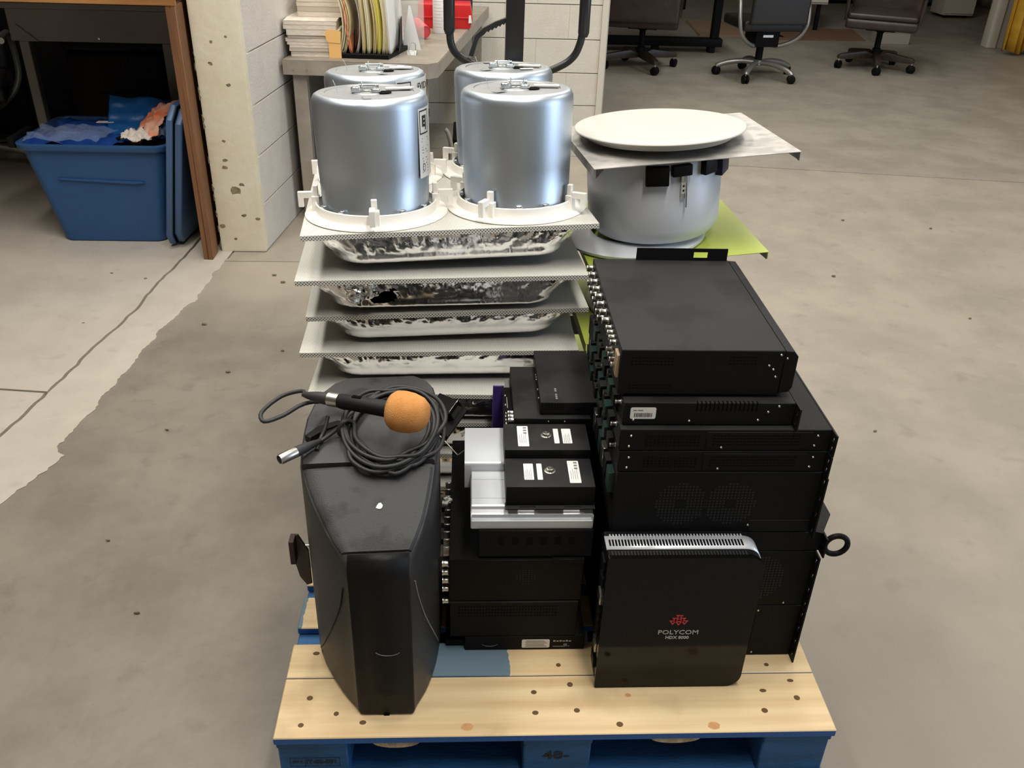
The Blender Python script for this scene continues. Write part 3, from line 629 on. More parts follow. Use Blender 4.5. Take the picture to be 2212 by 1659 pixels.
g6 = rack('rack_receiver', 'thin black rack unit with vented panels, directly under the barcode sticker unit', 'rack unit', 0.596, 0.960, YF, YB, 0.6335, 0.6765)
g7 = rack('rack_power_supply', 'thin black rack unit with a white barcode sticker and slotted upper edge', 'rack unit', 0.600, 0.893, 0.192, 0.60, 0.6775, 0.7215)
def face(t, y): return lambda u, v: (u, y, v)
# fan grilles: rows of small punched holes
def fan(t, cx, cz, r, y, p=0.0062, s=0.0034):
    rc = []
    n = int(r / p)
    for i in range(-n, n + 1):
        for j in range(-n, n + 1):
            q = math.hypot(i * p, j * p)
            if q < r and q > r * 0.22: rc.append((cx + i * p - s / 2, cx + i * p + s / 2, cz + j * p - s / 2, cz + j * p + s / 2))
    quads('fan_grille', rc, face(t, y), M_vent, t)
def slots(t, x0, x1, zs, y, p=0.0068, wd=0.0045, h=0.0016, m=M_hole, name='vent_rows'):
    rc = []
    for z in zs:
        x = x0
        while x < x1: rc.append((x, x + wd, z - h / 2, z + h / 2)); x += p
    quads(name, rc, face(t, y), m, t)
yv = YF - 0.0003
fan(g2, 0.880, 0.345, 0.055, yv); fan(g4, 0.717, 0.520, 0.045, yv); fan(g4, 0.806, 0.520, 0.045, yv)
slots(g1, 0.878, 0.898, [0.17 + 0.008 * i for i in range(11)], yv, 0.0055, 0.0034, 0.0034)
for t, z in ((g5, 0.6110), (g6, 0.6550)):
    slots(t, 0.640, 0.735, [z - 0.010, z - 0.004, z + 0.002, z + 0.008], yv)
    slots(t, 0.755, 0.905, [z - 0.008, z - 0.002, z + 0.004, z + 0.010], yv, 0.0058, 0.004, 0.0014)
    box('cover_plate', 0.744, 0.925, YF - 0.0012, YF + 0.001, z - 0.0165, z + 0.0165, M_black, t, 0.0004, 1)
    for c in t.children:
        if c.name.startswith('vent_rows'): c.location.y -= 0.0014
    for (x, zz) in ((0.615, z + 0.009), (0.613, z - 0.012), (0.934, z + 0.010), (0.931, z - 0.010), (0.771, z - 0.014)): put('screw', sm_, t, (x, YF - 0.0012, zz), (R(90), 0, 0))
for t, pts in ((g1, ((0.905, 0.150), (0.900, 0.262))), (g2, ((0.945, 0.282),)), (g4, ((0.845, 0.472),)), (g7, ((0.618, 0.688), (0.713, 0.686), (0.83, 0.688), (0.862, 0.715), (0.845, 0.704)))):
    for (x, z) in pts: put('screw', sm_, t, (x, (0.192 if t is g7 else YF) - 0.0002, z), (R(90), 0, 0))
box('seam_plate', 0.846, 0.955, YF - 0.0012, YF + 0.001, 0.458, 0.483, M_black, g4, 0.0004, 1)
# g3: wide lid and round handle
lid = prism('lid', [(0.90, YF + .03), (0.985, YF - 0.004), (1.018, YF + 0.05), (1.018, YB - 0.05), (0.99, YB), (0.90, YB - .02)], 'z', 0.4530, 0.4550, M_black, g3, smooth=0)
ring = [(1.012 + 0.021 * math.cos(a), 0.170, 0.4325 + 0.021 * math.sin(a)) for a in [2 * math.pi * i / 28 for i in range(28)]]
tube('pull_handle', ring, 0.0052, M_clean, g3, 10, closed=True)
# g7 sticker and comb of slots along the upper edge
def sticker(parent, x0, x1, z0, z1, y, name='sticker', m=M_label, r=0.003, axis='y', w=True, flip=1):
    pts = []
    for (cx_, cz_, a0) in ((x1 - r, z1 - r, 0), (x0 + r, z1 - r, 90), (x0 + r, z0 + r, 180), (x1 - r, z0 + r, 270)):
        for i in range(4): pts.append((cx_ + r * math.cos(R(a0 + 30 * i)), cz_ + r * math.sin(R(a0 + 30 * i))))
    return prism(name, pts, axis, y - 0.0005 * flip, y + 0.0003, m, parent, w=w, smooth=0)
s = sticker(g7, 0.612, 0.655, 0.690, 0.712, 0.192)
rc = []; x = 0.6185
while x < 0.649: wd = random.choice((0.0006, 0.0009, 0.0014)); rc.append((x, x + wd, 0.6935, 0.7015)); x += wd + random.choice((0.0005, 0.0008))
quads('barcode', rc, lambda u, v: (u, 0.1914, v), M_ink, s)
quads('print', [(0.6165, 0.6225, 0.7055, 0.7075), (0.6240, 0.6330, 0.7055, 0.7075)], lambda u, v: (u, 0.1914, v), M_greyink, s)
rc = [(0.722 + 0.0072 * i, 0.7245 + 0.0072 * i, 0.705, 0.7214) for i in range(15)]
quads('edge_slots', rc, lambda u, v: (u, 0.1916, v), M_hole, g7)
quads('edge_slots', [(a, b, 0.192, 0.199) for a, b, _, _ in rc], lambda u, v: (u, v, 0.7212), M_hole, g7)
# top unit
g8 = thing('rack_matrix_switch', (0.735, 0.40, 0.7225), 'dusty black rack unit with smeared finger marks, on top of the right-hand stack', 'rack unit', 'black rack units stacked at the right')
box('chassis', 0.590, 0.862, 0.210, 0.596, 0.7265, 0.8105, M_black, g8, 0.0014, 1)
prism('front_bezel', [(0.862, 0.730), (0.879, 0.733), (0.884, 0.742), (0.884, 0.800), (0.876, 0.8095), (0.862, 0.8105)], 'y', 0.209, 0.592, M_black, g8, 0.001, 1)
for x in (0.62, 0.84):
    for y in (0.235, 0.57): lathe('foot', [(0, 0), (0.008, 0), (0.009, 0.004), (0, 0.004)], M_hole, g8, 12, loc=wm(g8).inverted() @ Vector((x, y, 0.7222)))
slots(g8, 0.608, 0.68, [0.796, 0.790, 0.784, 0.745, 0.739], 0.2096, 0.006, 0.0036, 0.0014)
slots(g8, 0.77, 0.815, [0.798, 0.792, 0.786], 0.2096, 0.006, 0.0036, 0.0014)
for (x, z) in ((0.838, 0.783), (0.846, 0.776), (0.852, 0.762), (0.855, 0.803), (0.866, 0.797)): put('screw', sm_, g8, (x, 0.2094, z), (R(90), 0, 0))
holes_plate('rear_flange', [0.675, 0.790, 0.818, 0.858], [0.8105, 0.8165, 0.8285, 0.836], [(1, 1)], 0.0016, lambda u, v, d: (u, 0.590 + d, v + 0.0), M_black, g8)
rows_ = ((0.797, 0.578, 0.345, 8, 0.590), (0.776, 0.555, 0.40, 7, 0.584))
for z, ya, yb, n_, xx in rows_:
    for i in range(n_): put('connector', bnc_me, g8, (0.590, ya + (yb - ya) * i / (n_ - 1), z), (0, R(-90), 0), (1.05, 1.05, 1.0))
for i in range(4): put('connector', bnc_me, g8, (0.590, 0.315 - 0.018 * i, 0.798), (0, R(-90), 0), (0.8, 0.8, 0.8))
for i in range(4): put('connector', bnc_me, g8, (0.590, 0.290 - 0.018 * i, 0.770), (0, R(-90), 0), (0.8, 0.8, 0.8))
box('terminal_block', 0.585, 0.591, 0.216, 0.242, 0.755, 0.797, mat('tan_block', srgb(150, 128, 100), 0.6), g8, 0.001, 1)
# rear connectors of the units below
for t, z, xx in ((g7, 0.699, 0.600), (g6, 0.655, 0.596), (g5, 0.611, 0.598)):
    for i in range(9):
        y = 0.235 + 0.034 * i; m = M_pcb if i % 3 == 1 else M_black2
        box('terminal_block', xx - 0.010 - 0.003 * (i % 2), xx + 0.001, y, y + 0.024, z - 0.012, z + 0.012, m, t, 0.0008, 1)
    for i in range(4): put('connector', bnc_me, t, (xx, 0.213 + 0.10 * i, z + 0.012), (0, R(-90), 0), (0.7, 0.7, 0.8))
for i in range(10): box('terminal_block', 0.588, 0.599, 0.20 + 0.038 * i, 0.228 + 0.038 * i, 0.53, 0.572, (M_pcb, M_black2, M_nickel)[i % 3], g4, 0.0008, 1)

# ------------------------------------------------------------------ video console standing on edge
vc = thing('video_console', (0.723, 0.142, 0.141), 'upright glossy black conferencing console with a silver vented top band and red emblem', 'console')
def rrect(x0, x1, z0, z1, rr, n=10):
    pts = []
    for (cx_, cz_, a0, r) in ((x1 - rr[0], z1 - rr[0], 0, rr[0]), (x0 + rr[1], z1 - rr[1], 90, rr[1]), (x0 + rr[2], z0 + rr[2], 180, rr[2]), (x1 - rr[3], z0 + rr[3], 270, rr[3])):
        for i in range(n + 1): pts.append((cx_ + r * math.cos(R(a0 + 90 * i / n)), cz_ + r * math.sin(R(a0 + 90 * i / n))))
    return pts
prism('front_panel', rrect(0.583, 0.861, 0.1415, 0.462, (0.030, 0.003, 0.003, 0.030)), 'y', 0.103, 0.112, M_gloss, vc, 0.0015, 2)
prism('shell', rrect(0.585, 0.858, 0.1425, 0.459, (0.028, 0.003, 0.003, 0.028)), 'y', 0.1118, 0.1785, M_clean, vc, 0.001, 1)
# silver band runs over the top and round the corner
bm = bmesh.new(); path = [(0.584, 0.4605), (0.70, 0.4605), (0.83, 0.4605)] + [(0.830 + 0.0300 * math.sin(R(a)), 0.4305 + 0.0300 * math.cos(R(a))) for a in range(10, 91, 10)] + [(0.860, 0.41)]
V = [[bm.verts.new((x, y, z)) for x, z in path] for y in (0.128, 0.163)]
for i in range(len(path) - 1): bm.faces.new((V[0][i], V[0][i + 1], V[1][i + 1], V[1][i]))
bd = fin('silver_band', bm, M_silver, vc); q = bd.modifiers.new('t', 'SOLIDIFY'); q.thickness = 0.0024; q.offset = 0
quads('vent_slots', [(0.590 + 0.0056 * i, 0.5932 + 0.0056 * i, 0.136, 0.153) for i in range(43)], lambda u, v: (u, v, 0.46205), M_hole, vc)
quads('vent_slots', [(0.592 + 0.0056 * i, 0.5945 + 0.0056 * i, 0.1135, 0.1255) for i in range(43)], lambda u, v: (u, v, 0.4593), mat('slot_glint', srgb(46, 46, 46), 0.3), vc)
pin = bpy.data.meshes.new('vent_tooth'); bm = bmesh.new(); bbox(bm, -0.0013, 0.0013, -0.003, 0.003, 0, 0.0035, 0.0008, 1); bm.to_mesh(pin); bm.free(); pin.materials.append(M_silver)
for i in range(43): put('vent_tooth', pin, vc, (0.5945 + 0.0056 * i, 0.165, 0.4590))
for i in range(7): box('side_port', 0.5795, 0.5846, 0.122, 0.150, 0.175 + 0.040 * i, 0.197 + 0.040 * i, (M_clean, M_nickel, M_black2)[i % 3] if i in (0, 1, 4) else M_clean, vc, 0.001, 1)
yl = 0.1026
text('wordmark', 'POLYCOM', 0.0148, (0.7262, yl, 0.2855), (R(90), R(0.5), 0), M_whiteink, vc, sx=1.08, bold=0.00012)
text('wordmark', 'HDX 8000', 0.0098, (0.7255, yl, 0.2725), (R(90), R(0.5), 0), M_whiteink, vc, sx=1.0, bold=0.0003)
em = bpy.data.objects.new('emblem', None); COL.objects.link(em); em.parent = vc; em.location = wm(vc).inverted() @ Vector((0.724, yl, 0.316)); 
def tri(cx_, cz_, s):
    bm = bmesh.new(); o3 = [(-s, s * .78), (s, s * .78), (0, -s * .85)]; i3 = [(x * .42, z * .42 + s * .1) for x, z in o3]
    vo = [bm.verts.new((cx_ + x, 0, cz_ + z)) for x, z in o3]; vi = [bm.verts.new((cx_ + x, 0, cz_ + z)) for x, z in i3]
    for k in range(3): bm.faces.new((vo[k], vo[(k + 1) % 3], vi[(k + 1) % 3], vi[k]))
    fin('emblem_triangle', bm, M_redink, em, False, 0)
for row, (n_, zc) in enumerate(((1, 0.0076), (2, 0.0008), (3, -0.0058))):
    for k in range(n_): tri((k - (n_ - 1) / 2) * (0.0108 if n_ == 3 else 0.0122), zc - (0.0016 if n_ == 3 and k == 1 else 0), 0.0070)

# ------------------------------------------------------------------ middle stack
GM = 'black units stacked in the middle'
m1 = rack('disc_player', 'flat black unit at the bottom of the middle stack with a white certification sticker', 'player', 0.338, 0.574, 0.200, 0.50, 0.141, 0.1785, ear=False, group=GM)
s = sticker(m1, 0.450, 0.505, 0.147, 0.169, 0.200)
quads('print', [(0.456 + 0.002 * (k % 2), 0.500 - 0.003 * (k % 3), 0.149 + 0.0032 * k, 0.1505 + 0.0032 * k) for k in range(6)], lambda u, v: (u, 0.1994, v), M_greyink, s)
quads('print', [(0.512 + 0.0062 * k, 0.5165 + 0.0062 * k, 0.1630, 0.1668 - 0.001 * (k % 2)) for k in range(6)], lambda u, v: (u, 0.1996, v), M_whiteink, m1)
text('print', 'CE', 0.006, (0.536, 0.1996, 0.1545), (R(90), 0, 0), M_whiteink, m1)
quads('print', [(0.512, 0.545, 0.1505, 0.1512), (0.512, 0.536, 0.1488, 0.1494)], lambda u, v: (u, 0.1996, v), M_whiteink, m1)
tube('logo_arc', [(0.387 + 0.016 * math.cos(a), 0.1996, 0.160 + 0.008 * math.sin(a)) for a in [R(200 + 140 * i / 14) for i in range(15)]], 0.0007, mat('grey_mark', srgb(90, 90, 88), 0.5), m1, 6)
box('side_panel', 0.300, 0.340, 0.212, 0.45, 0.1412, 0.158, M_clean, m1, 0.001, 1)
m2 = rack('rack_mixer', 'black rack unit with four rows of vent holes, middle stack', 'rack unit', 0.309, 0.555, 0.200, 0.60, 0.1790, 0.2685, ear=False, group=GM)
slots(m2, 0.325, 0.512, [0.258, 0.250, 0.242, 0.234], 0.1997, 0.0058, 0.0034, 0.0022)
m3 = rack('rack_scaler', 'black rack unit with a column of silver connectors on its left end, middle stack', 'rack unit', 0.308, 0.559, 0.203, 0.60, 0.2695, 0.3715, ear=False, m=M_clean, group=GM)
fan(m3, 0.452, 0.330, 0.018, 0.2027, 0.0055, 0.0022)
box('top_step', 0.500, 0.560, 0.2015, 0.30, 0.3625, 0.3732, M_clean, m3, 0.001, 1)
for z in (0.352, 0.331, 0.311, 0.290): put('connector', bnc_me, m3, (0.309, 0.216, z), (0, R(-90), 0), (1.1, 1.1, 1.0))
put('connector', bnc_me, m2, (0.309, 0.216, 0.259), (0, R(-90), 0), (1.1, 1.1, 1.0))
for i in range(10): box('terminal_block', 0.296, 0.3085, 0.245 + 0.0225 * i, 0.249 + 0.0225 * i, 0.345, 0.366, M_nickel, m3, 0.0005, 1)
for i in range(4): box('terminal_block', 0.288, 0.3085, 0.25 + 0.05 * i, 0.285 + 0.05 * i, 0.300, 0.340, (M_bracketplate, M_black2)[i % 2], m3, 0.001, 1)
for i in range(9): put('screw', sm_, m3, (0.559, 0.215 + 0.0 * i, 0.362 - 0.01 * i), (0, R(90), 0), (0.6, 0.6, 1))
m4 = rack('amplifier_box', 'small black box with slotted front under the ribbed silver case', 'amplifier', 0.362, 0.573, 0.208, 0.47, 0.3745, 0.4370, ear=False, m=M_clean, group=GM)
for i in range(6): slots(m4, 0.398 + 0.026 * i, 0.410 + 0.026 * i, [0.420, 0.4165, 0.413, 0.4095, 0.406], 0.2077, 0.02, 0.012, 0.0012)
m5 = thing('silver_case', (0.459, 0.275, 0.4375), 'ribbed silver aluminium case under the lower small black box', 'case')
prof = [(0.2135, 0.4378), (0.2135, 0.4545), (0.2150, 0.4560), (0.2185, 0.4560), (0.2200, 0.4575), (0.2200, 0.4650), (0.2225, 0.4665), (0.2245, 0.4668), (0.2285, 0.4705), (0.2300, 0.4760), (0.2330, 0.4780), (0.2480, 0.4780), (0.2490, 0.4768), (0.2515, 0.4768), (0.2525, 0.4780), (0.3050, 0.4780), (0.3060, 0.4768), (0.3085, 0.4768), (0.3095, 0.4780), (0.3350, 0.4780), (0.3360, 0.4770), (0.3360, 0.4378)]
prism('extrusion', prof, 'x', 0.3495, 0.5695, M_silver, m5, smooth=25)
box('end_plate', 0.3475, 0.3497, 0.2140, 0.3355, 0.4382, 0.4660, M_silver, m5, 0.0005, 1); box('end_plate', 0.5693, 0.5715, 0.2140, 0.3355, 0.4382, 0.4660, M_silver, m5, 0.0005, 1)
m6 = thing('silver_box', (0.42, 0.40, 0.4375), 'plain silver box with rounded front edge behind the ribbed silver case', 'box')
prism('shell', [(0.3375, 0.4378), (0.3375, 0.4885), (0.3395, 0.4935), (0.3440, 0.4955), (0.4600, 0.4955), (0.4600, 0.4378)], 'x', 0.336, 0.570, M_silver, m6, smooth=50)
def small_box(label, x0, x1, y0, y1, z0, z1, mirror):
    t = thing('junction_box', ((x0 + x1) / 2, (y0 + y1) / 2, z0), label, 'box', 'small black connector boxes')
    box('case', x0, x1, y0, y1, z0 + 0.0025, z1, M_black2, t, 0.0015, 2)
    holes_plate('mounting_flange', [x0 - 0.001, x0 + 0.024, x0 + 0.054, x1 - 0.054, x1 - 0.024, x1 + 0.001], [y0 - 0.010, y0 - 0.0065, y0 - 0.0035, y0 + 0.01], [(1, 1), (3, 1)], 0.002, lambda u, v, d: (u, v, z0 + 0.0004 + d), M_black2, t)
    wx = x1 - x0; zz = z1 + 0.0002; sgn = -1 if mirror else 1; cx_ = x0 + wx * (0.50 if not mirror else 0.51)
    X = lambda k: cx_ + sgn * k * wx
    def st(k0, k1, v0, v1):
        a, b = sorted((X(k0), X(k1))); y_ = lambda v: y0 + (y1 - y0) * v
        return sticker(t, a, b, y_(v0), y_(v1), zz, axis='z', r=0.0014)
    b1 = st(-0.34, -0.21, 0.13, 0.90); b2 = st(0.09, 0.15, 0.24, 0.80); b3 = st(0.19, 0.30, 0.24, 0.80)
    for bb, k0, k1 in ((b1, -0.34, -0.21), (b3, 0.19, 0.30)):
        a, b = sorted((X(k0), X(k1))); rr = []
        for r_ in range(4): xx = a + (b - a) * (0.18 + 0.18 * r_); rr.append((xx, xx + 0.0008, y0 + (y1 - y0) * 0.25, y0 + (y1 - y0) * (0.55 + 0.06 * (r_ % 2))))
        if bb is b1: rr += [(a + (b - a) * .55, a + (b - a) * .85, y0 + (y1 - y0) * k, y0 + (y1 - y0) * (k + .06)) for k in (.6, .7, .8)]
        quads('print', rr, lambda u, v: (u, v, zz + 0.0004), M_greyink, bb)
    j = lathe('socket', [(0.0105, 0), (0.0105, 0.0012), (0.0072, 0.0016), (0.0066, 0.0065), (0.0050, 0.0068), (0.0050, 0.001), (0, 0.001)], M_nickel, t, 24, loc=wm(t).inverted() @ Vector((cx_ + sgn * 0.0 * wx, (y0 + y1) / 2 + 0.004, z1)))
    return t
m7 = small_box('small black connector box with white stickers and slotted flange, on the ribbed silver case', 0.411, 0.572, 0.2260, 0.3150, 0.4785, 0.5225, True)
m8 = small_box('small black connector box with white stickers, on the plain silver box', 0.411, 0.573, 0.3200, 0.4100, 0.4960, 0.5380, False)
m9 = rack('video_extender', 'flat black unit with three silver sockets on its left edge, behind the small black boxes', 'rack unit', 0.432, 0.584, 0.412, 0.620, 0.5000, 0.5495, ear=False, m=M_black2, group=GM)
pl = prism('socket_panel', [(0.4115, 0.412), (0.4325, 0.412), (0.4385, 0.560), (0.4145, 0.560)], 'z', 0.530, 0.532, M_clean, m9, smooth=0)
for y in (0.420, 0.433, 0.447): put('connector', bnc_me, m9, (0.4345, y, 0.540), (0, R(-90), 0), (0.95, 0.95, 0.95))
quads('print', [(0.4215, 0.4225, 0.478, 0.52), (0.4175, 0.4192, 0.455, 0.462), (0.4175, 0.4192, 0.487, 0.494), (0.4180, 0.4200, 0.524, 0.530)] + [(0.4165, 0.4185, 0.418 + 0.013 * k, 0.425 + 0.013 * k) for k in range(3)], lambda u, v: (u, v, 0.5323), M_whiteink, m9)
for x in (0.500, 0.532): put('screw', sm_, m9, (x, 0.4118, 0.542), (R(90), 0, 0), (.8, .8, 1))
box('cable_riser', 0.42, 0.585, 0.475, 0.615, 0.3725, 0.4998, M_clean, m9, 0.001, 1)
m10 = rack('control_box', 'small black box with lettered lid on top of the flat unit by the perforated panels', 'control box', 0.4835, 0.598, 0.425, 0.640, 0.5500, 0.5785, ear=False, m=M_black2, group=GM)
slots(m10, 0.494, 0.531, [0.573, 0.568, 0.563], 0.4247, 0.0055, 0.0034, 0.002); slots(m10, 0.548, 0.566, [0.563], 0.4247, 0.0055, 0.0034, 0.002)
quads('print', [(0.5145, 0.5185, 0.437 + 0.0072 * k, 0.4425 + 0.0072 * k) for k in (0, 1, 2, 4, 5)], lambda u, v: (u, v, 0.5788), M_greyink, m10)
for y in (0.462, 0.495, 0.535, 0.545, 0.555): put('screw', sm_, m10, (0.4834, y, 0.565), (0, R(-90), 0), (1.3, 1.3, 1.5))
# camera bracket and loose bits in the gap
cbk = thing('camera_bracket', (0.30, 0.53, 0.46), 'angular black plastic bracket jammed between the loudspeaker and the silver box', 'bracket')
rotm = Matrix.Rotation(R(-38), 4, 'Z') @ Matrix.Rotation(R(28), 4, 'X')
def bb_(name, x0, x1, y0, y1, z0, z1, m=M_clean, bev=0.001):
    bm = bmesh.new(); bbox(bm, x0, x1, y0, y1, z0, z1, bev, 1); bmesh.ops.transform(bm, matrix=Matrix.Translation((0.296, 0.545, 0.468)) @ rotm, verts=bm.verts); return fin(name, bm, m, cbk)
bb_('plate', -0.034, 0.034, -0.10, 0.035, -0.004, 0.0)
bb_('housing', -0.034, 0.018, -0.005, 0.035, 0.0, 0.024); bb_('rib', -0.034, 0.034, -0.045, -0.041, 0.0, 0.014); bb_('rib', -0.034, -0.030, -0.10, -0.005, 0.0, 0.014); bb_('rib', 0.018, 0.0205, 0.0, 0.035, 0.0, 0.030, M_chrome)
tube('stay_wire', [(0.262, 0.470, 0.50), (0.322, 0.400, 0.470), (0.335, 0.410, 0.475)], 0.0013, M_nickel, cbk, 6)
clp = thing('loose_clip', (0.303, 0.38, 0.39), 'small pale broken clip caught beside the loudspeaker', 'clip')
prism('clip_plate', [(-0.012, -0.004), (-0.005, -0.012), (0.004, -0.006), (0.013, -0.005), (0.012, 0.004), (0.002, 0.008), (0.0, 0.002), (-0.006, 0.003)], 'z', 0.0, 0.004, mat('pale_clip', srgb(170, 168, 160), 0.5), clp, w=False, rot=(0, 0, R(35)), loc=(0, 0, 0.0), smooth=0)
prism('clip_tab', [(-0.004, -0.003), (0.004, -0.003), (0.004, 0.003), (-0.004, 0.003)], 'z', 0.004, 0.010, MATS['pale_clip'], clp, w=False, rot=(0, 0, R(35)), smooth=0)
clp.location = (0.2985, 0.375, 0.3735)
pb = thing('purple_folder', (0.405, 0.66, 0.3), 'narrow purple sleeve edge behind the flat black unit', 'sleeve')
box('cover', 0.396, 0.420, 0.606, 0.610, 0.141, 0.508, M_purple, pb, 0.001, 1)
box('flap', 0.398, 0.420, 0.6101, 0.613, 0.141, 0.47, M_purple, pb, 0.001, 1)
gb = thing('grey_module', (0.425, 0.59, 0.3), 'grey metal module edge beside the purple sleeve', 'module')
box('case', 0.4205, 0.4300, 0.50, 0.600, 0.3735, 0.523, mat('module_grey', srgb(150, 150, 150), 0.4, 0.5), gb, 0.001, 1)
box('lid', 0.4200, 0.4312, 0.499, 0.601, 0.5232, 0.526, MATS['module_grey'], gb, 0.0008, 1)
# ------------------------------------------------------------------ perforated ceiling panels with foil backs
TW = 0.603
def foil_mesh(seed, hole=None, h=0.074):
    """foil tub below the panel, local: centre of the panel at the origin, z down"""
    bm = bmesh.new(); N_, rows = 420, 16; rings = []
    def outline(hx, hy, r, k):
        per = [(hx - r) * 2, (hy - r) * 2]; arc = math.pi * r / 2; tot = 2 * (per[0] + per[1]) + 4 * arc; s_ = tot * k
        segs = [('l', (-(hx - r), -hy), (1, 0), per[0], (0, -1)), ('a', (hx - r, -(hy - r)), -90, arc, None), ('l', (hx, -(hy - r)), (0, 1), per[1], (1, 0)), ('a', (hx - r, hy - r), 0, arc, None), ('l', (hx - r, hy), (-1, 0), per[0], (0, 1)), ('a', (-(hx - r), hy - r), 90, arc, None), ('l', (-hx, hy - r), (0, -1), per[1], (-1, 0)), ('a', (-(hx - r), -(hy - r)), 180, arc, None)]
        for sg in segs:
            if s_ <= sg[3] + 1e-9:
                if sg[0] == 'l': return (sg[1][0] + sg[2][0] * s_, sg[1][1] + sg[2][1] * s_), sg[4]
                a = R(sg[2] + 90 * s_ / sg[3]); return (sg[1][0] + r * math.cos(a), sg[1][1] + r * math.sin(a)), (math.cos(a), math.sin(a))
            s_ -= sg[3]
        return (-(hx - r), -hy), (0, -1)
    for j in range(rows + 1):
        t = j / rows
        if t < 0.72: ins, z = 0.028 * (t / 0.72) ** 1.3, -0.012 - (h - 0.030) * (t / 0.72)
        else:
            a = (t - 0.72) / 0.28 * math.pi / 2; ins, z = 0.028 + 0.018 * (1 - math.cos(a)) * 1.0, -0.012 - (h - 0.030) - 0.018 * math.sin(a)
        ring = []
        for i in range(N_):
            (x, y), nn = outline(0.274 - ins, 0.293 - ins * 0.55, 0.060, i / N_)
            u = i / N_ * 60
            wv = noise.noise((u * 0.9 + t * 2.2, t * 1.2, seed)) * 0.8 + abs(noise.noise((u * 2.6 + t * 4.0 * math.sin(u * .2), t * 1.5, seed + 7))) * 1.4 - 0.35 + 0.5 * noise.noise((u * 6, t * 7, seed + 3))
            amp = 0.0046 * max(0.0, 1 - t * 1.45) ** 0.8 * min(1, t * 6 + .3) + 0.0006
            ring.append(bm.verts.new((x + nn[0] * wv * amp, y + nn[1] * wv * amp, z)))
        rings.append(ring)
    for j in range(rows):
        for i in range(N_):
            k = (i + 1) % N_
            if hole and hole(rings[j][i].co): continue
            bm.faces.new((rings[j][i], rings[j][k], rings[j + 1][k], rings[j + 1][i]))
    bm.faces.new(rings[-1])
    if hole:
        for v in bm.verts:
            if v.is_boundary and v.co.z < -0.014 and v.link_faces: v.co += Vector((random.uniform(-.003, .003), -random.uniform(0, .003), random.uniform(-.003, .003)))
    loose = [v for v in bm.verts if not v.link_faces]
    for v in loose: bm.verts.remove(v)
    return bm
def panel(label, fl, yaw, tiltx=0.0, tilty=0.0, seed=0, hole=None, h=0.074, flap=False):
    c, s_ = math.cos(yaw), math.sin(yaw)
    ctr = (fl[0] + c * TW / 2 - s_ * TW / 2, fl[1] + s_ * TW / 2 + c * TW / 2, fl[2])
    t = thing('ceiling_panel', ctr, label, 'ceiling panel', 'perforated ceiling panels in the stack', rot=(tiltx, tilty, yaw))
    H = TW / 2
    box('perforated_sheet', -H, H, -H, H, -0.0012, 0.0, M_perf, t, w=False)
    for a in range(4):
        b = obj('rim', panel.rim, t, (0, 0, 0), (0, 0, R(90 * a)))
    fo = fin('foil_backing', foil_mesh(seed, hole, h), M_foil, t, False, 30)
    if hole:
        bm = bmesh.new(); bbox(bm, -0.20, 0.20, -0.262, 0.20, -h + 0.01, -0.013); fin('dark_interior', bm, M_hole, t, False)  # black box added so the torn hole looks dark inside
    if flap:
        for k, (x, z, w_, r_) in enumerate(((-0.182, -0.036, 0.040, 25), (-0.150, -0.024, 0.034, -30))):
            bm = bmesh.new(); g_ = [[bm.verts.new((x + w_ * (i / 7 - .5) + 0.004 * noise.noise((i * .9, j, k)), -0.290 - 0.014 * math.sin(i / 7 * math.pi) - 0.014 * noise.noise((i * .7, j * .8, k + 3)), z + (0.034 - 0.02 * abs(i / 7 - .5)) * (j / 6 - .5))) for i in range(8)] for j in range(7)]
            for j in range(6):
                for i in range(7): bm.faces.new((g_[j][i], g_[j][i + 1], g_[j + 1][i + 1], g_[j + 1][i]))
            fl_ = fin('torn_flap', bm, M_foil, t, False, 20); q = fl_.modifiers.new('t', 'SOLIDIFY'); q.thickness = 0.0006
    return t
bm = bmesh.new(); bbox(bm, -TW / 2, TW / 2, -TW / 2 - 0.0002, -TW / 2 + 0.001, -0.0105, -0.0002); panel.rim = bpy.data.meshes.new('rim'); bm.to_mesh(panel.rim); bm.free(); panel.rim.materials.append(M_perfrim)
def torn(co):
    if co.y > -0.2: return False
    x, z = co.x, co.z; e = 0.006 * noise.noise((x * 90, z * 90, 1))
    return (-0.152 + e < x < -0.105 + e * 2 and -0.060 < z < -0.032 + (x + 0.13) * 0.40 + e) or (-0.178 < x < -0.145 and -0.030 + e < z < -0.020 + e) or (-0.165 < x < -0.150 and z > -0.045 + e)
p1 = panel('white perforated ceiling panel with foil back on top of the stack, under the four metal cans', (0.010, 0.622, 0.828), R(5.5), R(-3.4), R(-1.3), 1)
p2 = panel('perforated foil-backed ceiling panel with a torn hole in its foil, second from the top', (-0.009, 0.617, 0.739), R(3.6), R(-1.5), R(-0.4), 2, torn, 0.076, True)
p3 = panel('perforated foil-backed ceiling panel, third from the top of the stack', (0.001, 0.645, 0.651), R(3.9), R(-0.8), R(-0.8), 3, h=0.070)
p4 = panel('perforated foil-backed ceiling panel, fourth from the top of the stack', (-0.019, 0.640, 0.567), R(1.6), R(-0.4), R(-0.2), 4, h=0.074)
p5 = panel('perforated foil-backed ceiling panel, fifth from the top, behind the loudspeaker and cable', (-0.006, 0.625, 0.479), R(-1.2), 0, 0, 5, h=0.076)
p6 = panel('perforated foil-backed ceiling panel, lowest one showing, behind the black bracket', (-0.006, 0.635, 0.392), R(0.6), 0, 0, 6, h=0.079)
p7 = panel('perforated foil-backed ceiling panel hidden below the lowest visible one', (0.0, 0.640, 0.305), R(0.4), 0, 0, 7, h=0.080)
